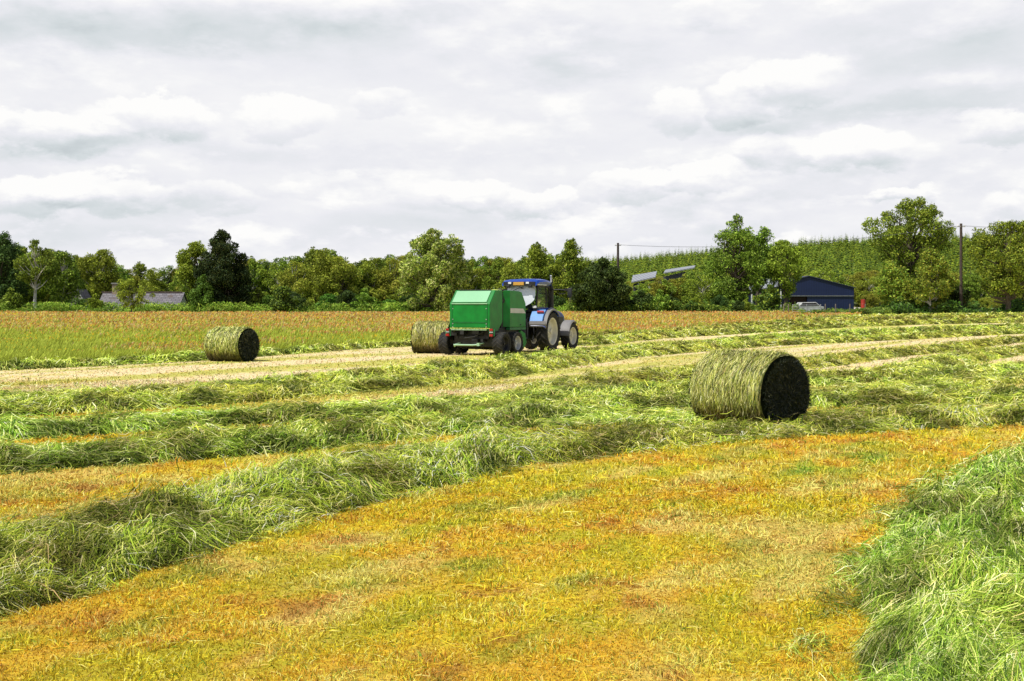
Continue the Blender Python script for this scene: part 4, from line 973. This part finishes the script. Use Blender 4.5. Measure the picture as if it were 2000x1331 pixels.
# rear fenders
for s in (-1, 1):
    fm = MB(); n = 16; A0, A1 = R(48), R(165); prev = None
    for i in range(n+1):
        a = A0+(A1-A0)*i/n; rr = 1.02+.03*math.sin(i/n*PI)
        yy, zz = rr*math.cos(a), .90+rr*math.sin(a)
        if i == n: yy -= .05
        yy2, zz2 = (rr-.04)*math.cos(a), .90+(rr-.04)*math.sin(a)
        q = [fm.bm.verts.new(p) for p in ((s*.55, yy, zz), (s*1.12, yy, zz-.01), (s*1.24, yy, zz-.07), (s*1.22, yy2, zz2-.07), (s*.55, yy2, zz2))]
        if prev:
            for k in range(5): fm.bm.faces.new((prev[k], prev[(k+1) % 5], q[(k+1) % 5], q[k]))
        prev = q
    fo = fm.build('rear_fender', BLUE, tr, smooth=True)
    # grey rubber lip and pale blue rear panel
    lp = MB(); prev = None
    for i in range(n+1):
        a = A0+(A1-A0)*i/n; rr = 1.03+.03*math.sin(i/n*PI); yy, zz = rr*math.cos(a), .90+rr*math.sin(a)
        q = [lp.bm.verts.new(p) for p in ((s*1.13, yy, zz+.0), (s*1.27, yy, zz-.06), (s*1.27, yy, zz-.13), (s*1.16, yy, zz-.09))]
        if prev:
            for k in range(4): lp.bm.faces.new((prev[k], prev[(k+1) % 4], q[(k+1) % 4], q[k]))
        prev = q
    lp.build('fender_lip', FGREY, fo, smooth=True)
    a = [(-.99, 1.25), (-1.02, 1.36), (-.93, 1.56), (-.72, 1.78), (-.55, 1.87), (-.60, 1.74), (-.80, 1.52), (-.90, 1.25)]
    MB().prism(a, s*.5, s*1.10).build('fender_panel', LBLUE, fo, .015)
    lipb = [(-1.0, 1.10), (-1.05, 1.22), (-1.03, 1.37), (-.98, 1.24), (-.88, 1.1)]
    MB().prism(lipb, s*.5, s*1.26).build('fender_edge', FGREY, fo, .01)
    MB().box((s*.93, -.80, 1.76), (.30, .1, .09), (R(38), 0, 0)).build('tail_light', REDL, tr, .01)
# front fenders
for s in (-1, 1):
    fm = MB(); prev = None; n = 12
    for i in range(n+1):
        a = R(62)+R(112)*i/n; rr = .76; yy, zz = 2.8+rr*math.cos(a), .62+rr*math.sin(a); y2, z2 = 2.8+(rr-.03)*math.cos(a), .62+(rr-.03)*math.sin(a)
        q = [fm.bm.verts.new(p) for p in ((s*.74, yy, zz-.02), (s*.80, yy, zz), (s*1.15, yy, zz), (s*1.21, yy, zz-.05), (s*1.20, y2, z2-.06), (s*.74, y2, z2-.02))]
        if prev:
            for k in range(6): fm.bm.faces.new((prev[k], prev[(k+1) % 6], q[(k+1) % 6], q[k]))
        prev = q
    fm.build('front_fender', FGREY, tr, smooth=True)
# chassis, transmission, axles
cb = MB(); cb.box((0, .9, .85), (.5, 3.4, .55)); cb.tube([(-.85, 0, .9), (.85, 0, .9)], .16, 12); cb.tube([(-.8, 2.8, .64), (.8, 2.8, .64)], .11, 12); cb.box((0, -.35, .9), (.55, .5, .6)); cb.build('chassis', BLACKM, tr, .02)
ln = MB()
for s in (-1, 1):
    ln.tube([(s*.35, -.4, .55), (s*.42, -1.15, .62)], .04, 8); ln.tube([(s*.30, -.5, 1.35), (s*.40, -.95, 1.25), (s*.40, -1.0, .65)], .035, 8); ln.box((s*.22, -.62, 1.2), (.12, .16, .5))
ln.tube([(0, -.5, 1.1), (0, -1.2, 1.0)], .035, 8); ln.box((0, -.7, .62), (.5, .2, .25)); ln.tube([(.5, -.55, 1.3), (.55, -.6, .8), (.5, -.7, .45)], .03, 8)
ln.build('rear_linkage', BLACKM, tr)
hs = MB()
for i in range(5): hs.tube([(-.3+.15*i, -.6, 1.55), (-.3+.14*i, -.95, 1.5-.04*i), (-.25+.12*i, -1.3, 1.2)], .016, 5)
hs.build('hydraulic_hose', BLACKM, tr)
# hood
hd = MB(); hd.prism([(1.0, 1.2), (1.0, 2.0), (2.2, 1.92), (3.3, 1.72), (3.62, 1.55), (3.68, 1.1), (3.4, .95)], -.42, .42); hd.build('hood', BLUE, tr, .06)
gr_ = MB(); gr_.box((0, 3.67, 1.3), (.6, .04, .4)); gr_.box((.43, 3.0, 1.35), (.03, .8, .35)); gr_.box((-.43, 3.0, 1.35), (.03, .8, .35)); gr_.build('grille', BLACKM, tr)
MB().box((0, 3.75, .75), (.7, .35, .4)).build('front_weight', BLACKM, tr, .03)
# cab: floor box, pillars, roof
zr0 = 2.92
cab = MB(); cab.prism([(-.60, 1.30), (-.60, 1.72), (-.42, 1.86), (1.05, 1.86), (1.1, 1.0), (.5, 1.0), (.3, 1.3)], -.62, .62); cab.build('cab_base', BLACKM, tr, .02)
plr = MB()
for s in (-1, 1):
    plr.tube([(s*.62, -.62, 1.75), (s*.70, -.66, 2.3), (s*.72, -.60, zr0)], .05, 8)
    plr.tube([(s*.72, .32, 1.75), (s*.78, .30, 2.4), (s*.76, .25, zr0)], .04, 8)
    plr.tube([(s*.60, 1.05, 1.7), (s*.66, 1.0, 2.4), (s*.68, .85, zr0)], .05, 8)
[plr.tube([(s*.72, -.60, zr0-.03), (s*.76, .25, zr0-.03), (s*.68, .85, zr0-.03)], .035, 8) for s in (-1, 1)]; plr.tube([(-.68, .85, zr0-.03), (.68, .85, zr0-.03)], .035, 8); plr.tube([(-.72, -.60, zr0-.03), (.72, -.60, zr0-.03)], .04, 8); plr.tube([(-.66, -.66, 1.80), (.66, -.66, 1.80)], .035, 8)
plr.build('cab_frame', BLACKM, tr, smooth=True)
rf = MB(); rp = []
for (yy, zz, hwid) in ((-.98, 2.99, .80), (-.94, 3.09, .84), (-.7, 3.17, .87), (.1, 3.20, .88), (.7, 3.15, .84), (1.05, 3.03, .72)):
    rp.append([rf.bm.verts.new(p) for p in ((-hwid, yy, zz-.10), (-hwid*.93, yy, zz-.01), (-hwid*.6, yy, zz+.03), (0, yy, zz+.045), (hwid*.6, yy, zz+.03), (hwid*.93, yy, zz-.01), (hwid, yy, zz-.10), (hwid*.9, yy, 2.93), (-hwid*.9, yy, 2.93))])
for a, b in zip(rp, rp[1:]):
    for k in range(9): rf.bm.faces.new((a[k], a[(k+1) % 9], b[(k+1) % 9], b[k]))
rf.bm.faces.new(rp[0][::-1]); rf.bm.faces.new(rp[-1]); rfo = rf.build('roof', BLUE, tr, .02, smooth=True)
MB().box((-.02, -1.0, 3.00), (.50, .05, .14)).build('sign_panel', AMB, rfo, .008)
MB().box((0, -.97, 3.0), (1.5, .05, .17)).build('roof_recess', BLACKM, rfo)
for s in (-1, 1):
    MB().box((s*.42-.02, -1.0, 3.03), (.15, .05, .09)).build('roof_lamp', LAMPW, rfo, .01)
    MB().box((s*.52, -.98, 2.88), (.17, .12, .13)).build('work_lamp', BLACKM, rfo, .02)
    MB().box((s*.80, -.3, 2.955), (.05, 1.1, .03)).build('trim', LAMPW, rfo)
# opened rear window hinged at the top, sky reflection painted in as a pale tint
rw = MB(); prev = None
outl = [(-.66, 0), (.66, 0), (.68, .45), (.64, .66), (.50, .80), (.28, .92), (0, .98), (-.28, .98), (-.56, .95), (-.67, .85)]
def wp_(x, t): return (x, -.72-.17*t, 2.93-.98*t)
rw.poly([wp_(*p) for p in outl]); q = [(x, y+.02, z+.01) for x, y, z in [wp_(*p) for p in outl]]; rw.poly(q[::-1])
for i in range(len(outl)):
    a = wp_(*outl[i]); b = wp_(*outl[(i+1) % len(outl)]); rw.poly([a, b, (b[0], b[1]+.02, b[2]+.01), (a[0], a[1]+.02, a[2]+.01)])
rw.build('rear_window', SKYGL, tr)
wi = MB(); wi.tube([wp_(-.15, .02)+(), wp_(-.05, .1), wp_(.12, .16)], .012, 5); wi.tube([(-.45, -1.0, 2.62), (-.1, -.88, 2.80), (.12, -.84, 2.84)], .016, 5); wi.build('wiper', BLACKM, tr)
for s in (-1, 1):
    MB().poly([(s*.70, -.56, 1.88), (s*.77, .26, 1.88), (s*.77, .24, 2.88), (s*.72, -.54, 2.88)]).build('side_window', CLG, tr)
    MB().poly([(s*.77, .34, 1.60), (s*.65, .98, 1.60), (s*.69, .82, 2.88), (s*.77, .30, 2.88)]).build('door_glass', CLG, tr)
MB().poly([(-.62, 1.04, 1.9), (.62, 1.04, 1.9), (.66, .88, 2.88), (-.66, .88, 2.88)]).build('windscreen', CLG, tr)
se = MB(); se.box((.05, -.05, 1.98), (.5, .5, .14)); se.box((.05, -.28, 2.28), (.46, .12, .55)); se.box((.05, -.30, 2.62), (.26, .1, .18)); se.build('seat', pmat('seat_cloth', (.03, .05, .045), .8), tr, .03)
sw_ = MB(); sw_.tube([(.05, .75, 1.86), (.05, .55, 2.2)], .03, 8); sw_.tube([(.05+.19*math.cos(a), .52+.06*math.sin(a), 2.22+.18*math.sin(a)) for a in np.linspace(0, 2*PI, 17)], .014, 6); sw_.build('steering_wheel', BLACKM, tr)
# exhaust, mirrors, steps
ex = MB(); ex.tube([(.70, 1.10, 1.55), (.70, 1.10, 2.35), (.70, 1.10, 2.92)], [.12, .11, .10], 14); ex.tube([(.70, 1.10, 2.9), (.70, 1.10, 3.1)], .05, 10); exo = ex.build('exhaust', BLACKM, tr, smooth=True)
MB().tube([(.70, 1.10, 3.1), (.70, 1.10, 3.34), (.70, 1.06, 3.40)], .045, 10).build('exhaust_tip', GREYR, exo, smooth=True)
for s in (-1, 1):
    mr = MB(); mr.tube([(s*.72, .9, 2.76), (s*1.2, .92, 2.76), (s*1.66, .85, 2.72)], .028, 8); mr.box((s*1.50, .88, 2.76), (.14, .08, .1)); mo = mr.build('mirror_arm', BLACKM, tr)
    MB().box((s*1.70, .82, 2.62), (.22, .07, .42), (0, 0, 0)).build('mirror', BLACKM, mo, .03); MB().box((s*1.70, .78, 2.62), (.17, .01, .36)).build('mirror_glass', DARKG, mo)
    if s > 0: MB().box((1.30, .9, 2.58), (.3, .06, .05)).build('indicator', BLACKM, mo)
    stp = MB(); [stp.box((s*.80, .75, .55+.3*i), (.3, .3, .04)) for i in range(3)]; stp.box((s*.66, .75, .85), (.03, .3, .7)); stp.build('step', BLACKM, tr)
    MB().box((s*.62, .9, .95), (.35, .8, .5)).build('tank', BLACKM, tr, .05)
MB().box((.62, -.70, 1.98), (.16, .12, .10)).build('work_lamp', LAMPW, tr, .01)

# ------------------------------------------------------------------ light, sky, camera
sun_dir = Vector((-.84, -.54, 0)).normalized(); EL = R(60)
S = Vector((sun_dir.x*math.cos(EL), sun_dir.y*math.cos(EL), math.sin(EL)))
sl = bpy.data.lights.new('sun', 'SUN'); sl.energy = 5.0; sl.angle = R(.5); sl.color = (1, .965, .90)
so = bpy.data.objects.new('sun', sl); COL.objects.link(so); so.rotation_euler = (-S).to_track_quat('-Z', 'Y').to_euler()
wd = bpy.data.worlds.new('World'); SC.world = wd; wd.use_nodes = True
wd.cycles.sampling_method = 'MANUAL'; wd.cycles.sample_map_resolution = 512
nt = wd.node_tree; nt.nodes.clear(); nn = nt.nodes.new; lk = nt.links.new
out = nn('ShaderNodeOutputWorld'); bg = nn('ShaderNodeBackground'); bg.inputs['Strength'].default_value = .1; lk(bg.outputs[0], out.inputs[0])
sky = nn('ShaderNodeTexSky'); sky.sky_type = 'NISHITA'; sky.sun_disc = False; sky.sun_elevation = EL; sky.sun_rotation = math.atan2(S.x, S.y)
tc = nn('ShaderNodeTexCoord'); sp = nn('ShaderNodeSeparateXYZ'); lk(tc.outputs['Generated'], sp.inputs[0])
def mth(op, a, b=None, c=None):
    n = nn('ShaderNodeMath'); n.operation = op
    for i, v in enumerate((a, b, c)):
        if v is None: continue
        if isinstance(v, (int, float)): n.inputs[i].default_value = v
        else: lk(v, n.inputs[i])
    return n.outputs[0]
def noise(off, sxy, sz, detail, scale=1, rough=.55):
    m = nn('ShaderNodeMapping'); m.inputs['Location'].default_value = off; m.inputs['Scale'].default_value = (sxy, sxy, sz); lk(tc.outputs['Generated'], m.inputs[0])
    n = nn('ShaderNodeTexNoise'); n.inputs['Scale'].default_value = scale; n.inputs['Detail'].default_value = detail; n.inputs['Roughness'].default_value = rough; lk(m.outputs[0], n.inputs['Vector']); return n.outputs['Fac']
AZ = mth('ARCTAN2', sp.outputs[0], sp.outputs[1]); Z = sp.outputs[2]
w1 = mth('SUBTRACT', noise((3, 1, 5), 9, 24, 6, 1, .6), .5); w2 = mth('SUBTRACT', noise((8, 4, 2), 9, 24, 6, 1, .6), .5)
AZw = mth('MULTIPLY_ADD', w1, .16, AZ); Zw = mth('MULTIPLY_ADD', w2, .085, Z)
# cumulus texture: two samples, one a little higher, give lit tops and grey bases
n0 = noise((0, 0, 0), 7, 17, 6, 1, .56); n1 = noise((0, 0, .33), 7, 17, 6, 1, .56)
dif = mth('SUBTRACT', n0, n1)
lo = mth('SUBTRACT', noise((5, 9, 1), 3, 14, 4, 1, .5), .5)
msk = nn('ShaderNodeMapRange'); msk.interpolation_type = 'SMOOTHSTEP'; msk.inputs[1].default_value = .47; msk.inputs[2].default_value = .57; lk(n0, msk.inputs[0])
val = mth('MULTIPLY_ADD', dif, .18, .90); val = mth('MULTIPLY_ADD', mth('MULTIPLY', msk.outputs[0], dif), .45, val)
n3 = noise((2, 7, 3), 16, 44, 5, 1, .6); n4 = noise((2, 7, 3.45), 16, 44, 5, 1, .6); msk2 = nn('ShaderNodeMapRange'); msk2.interpolation_type = 'SMOOTHSTEP'; msk2.inputs[1].default_value = .50; msk2.inputs[2].default_value = .60; lk(n3, msk2.inputs[0])
low = nn('ShaderNodeMapRange'); low.inputs[1].default_value = .03; low.inputs[2].default_value = .2; low.inputs[3].default_value = .8; low.inputs[4].default_value = .15; lk(Z, low.inputs[0])
val = mth('MULTIPLY_ADD', mth('MULTIPLY', mth('MULTIPLY', msk2.outputs[0], low.outputs[0]), mth('SUBTRACT', n3, n4)), .55, val); val = mth('MULTIPLY_ADD', lo, .10, val)
def blob(px, py, rx, ry, amp, acc):
    az = math.atan2(px-CX, F); z = (HY-py)/math.sqrt(F*F+(px-CX)**2+(HY-py)**2)
    a = mth('DIVIDE', mth('SUBTRACT', AZw, az), rx/F); b = mth('DIVIDE', mth('SUBTRACT', Zw, z), ry/F)
    s = mth('ADD', mth('MULTIPLY', a, a), mth('MULTIPLY', b, b))
    g = mth('EXPONENT', mth('MULTIPLY', s, -1.0))
    return mth('MULTIPLY_ADD', g, amp, acc)
w3 = mth('SUBTRACT', noise((1, 6, 9), 22, 40, 7, 1, .62), .5); w4 = mth('SUBTRACT', noise((7, 2, 4), 22, 40, 7, 1, .62), .5)
AZc = mth('MULTIPLY_ADD', w3, .055, AZ); Zc = mth('MULTIPLY_ADD', w4, .040, Z)
def cumulus(px, py, rx, ry, k, acc):
    """a heaped cloud: crisp bright top, soft grey base"""
    ry = ry*1.12; az = math.atan2(px-CX, F); z = (HY-py)/math.sqrt(F*F+(px-CX)**2+(HY-py)**2)
    a = mth('DIVIDE', mth('SUBTRACT', AZc, az), rx/F); b = mth('DIVIDE', mth('SUBTRACT', Zc, z), ry/F)
    s_ = mth('ADD', mth('MULTIPLY', a, a), mth('MULTIPLY', b, b))
    m = nn('ShaderNodeMapRange'); m.interpolation_type = 'SMOOTHSTEP'; m.inputs[1].default_value = 1.2; m.inputs[2].default_value = .62; m.inputs[3].default_value = 0; m.inputs[4].default_value = 1; lk(s_, m.inputs[0])
    h_ = nn('ShaderNodeMapRange'); h_.interpolation_type = 'SMOOTHSTEP'; h_.inputs[1].default_value = -.85; h_.inputs[2].default_value = .75; h_.inputs[3].default_value = -.105*k; h_.inputs[4].default_value = .13*k; lk(b, h_.inputs[0])
    return mth('MULTIPLY_ADD', m.outputs[0], h_.outputs[0], acc)
for b_ in [(150,70,330,45,-.10),(600,45,250,35,-.09),(420,95,160,22,-.06),(1130,118,160,28,-.09),(1330,65,60,14,-.05),(1800,80,240,60,-.085),(1750,215,330,26,-.11),(1930,120,140,40,-.05),(280,290,230,24,-.09),(60,290,150,22,-.07),(720,330,170,24,-.05),(220,400,240,16,-.07),
           (1400,390,260,18,-.07),(300,465,420,40,-.075),(900,430,260,25,-.05),(1750,345,220,18,-.05),(650,300,200,20,-.04),(1050,30,120,18,.06),(1000,470,1400,40,-.02)]:
    val = blob(*b_, val)
for c_ in [(300,232,125,40,1),(110,262,150,36,.9),(560,235,105,38,.7),(745,200,60,26,.5),(60,385,110,32,1),(210,378,150,36,.8),(430,385,90,28,.5),(640,365,120,25,.35),(930,385,95,26,.6),(1062,398,78,30,1),(1440,195,62,48,1),(1550,165,110,42,.8),(1320,222,62,42,.75),(1665,292,110,36,1),(1510,300,85,32,.7),(1250,365,100,36,.8),(1370,348,95,34,.9),(1965,250,75,36,1),(1762,380,62,14,.9),(1980,400,60,30,.7),(1180,385,60,22,.4)]:
    val = cumulus(*c_, val)
val = mth('MINIMUM', mth('MAXIMUM', val, .60), .98)
mr2 = nn('ShaderNodeValToRGB'); lk(val, mr2.inputs['Fac'])
cr = mr2.color_ramp; cr.elements[0].position = .60; cr.elements[0].color = (.46, .51, .54, 1); cr.elements[1].position = .98; cr.elements[1].color = (.99, .985, .975, 1)
e = cr.elements.new(.74); e.color = (.66, .71, .735, 1); e = cr.elements.new(.865); e.color = (.835, .84, .885, 1)
sc10 = nn('ShaderNodeVectorMath'); sc10.operation = 'SCALE'; sc10.inputs['Scale'].default_value = 10; lk(mr2.outputs[0], sc10.inputs[0])
cov = nn('ShaderNodeMapRange'); cov.interpolation_type = 'SMOOTHSTEP'; cov.inputs[1].default_value = .275; cov.inputs[2].default_value = .43; cov.inputs[3].default_value = 1; cov.inputs[4].default_value = .02; lk(Z, cov.inputs[0])
mx = nn('ShaderNodeMix'); mx.data_type = 'RGBA'; lk(cov.outputs[0], mx.inputs['Factor']); lk(sky.outputs[0], mx.inputs['A']); lk(sc10.outputs[0], mx.inputs['B'])
lk(mx.outputs['Result'], bg.inputs['Color'])

cam = bpy.data.cameras.new('camera'); cam.sensor_width = 36; cam.lens = 36*F/2000; cam.clip_end = 8000; cam.clip_start = .05
co = bpy.data.objects.new('camera', cam); COL.objects.link(co); co.location = (0, 0, CH); co.rotation_euler = (R(90), 0, 0)
cam.shift_y = -(665.5-HY)/2000
SC.camera = co
SC.view_settings.view_transform = 'Standard'; SC.view_settings.look = 'None'; SC.view_settings.exposure = 0; SC.view_settings.gamma = 1
SC.render.engine = 'CYCLES'; SC.cycles.max_bounces = 6; SC.cycles.transparent_max_bounces = 8; SC.cycles.diffuse_bounces = 1
SC.render.resolution_x = 1024; SC.render.resolution_y = 681
print('BLADES', NB)
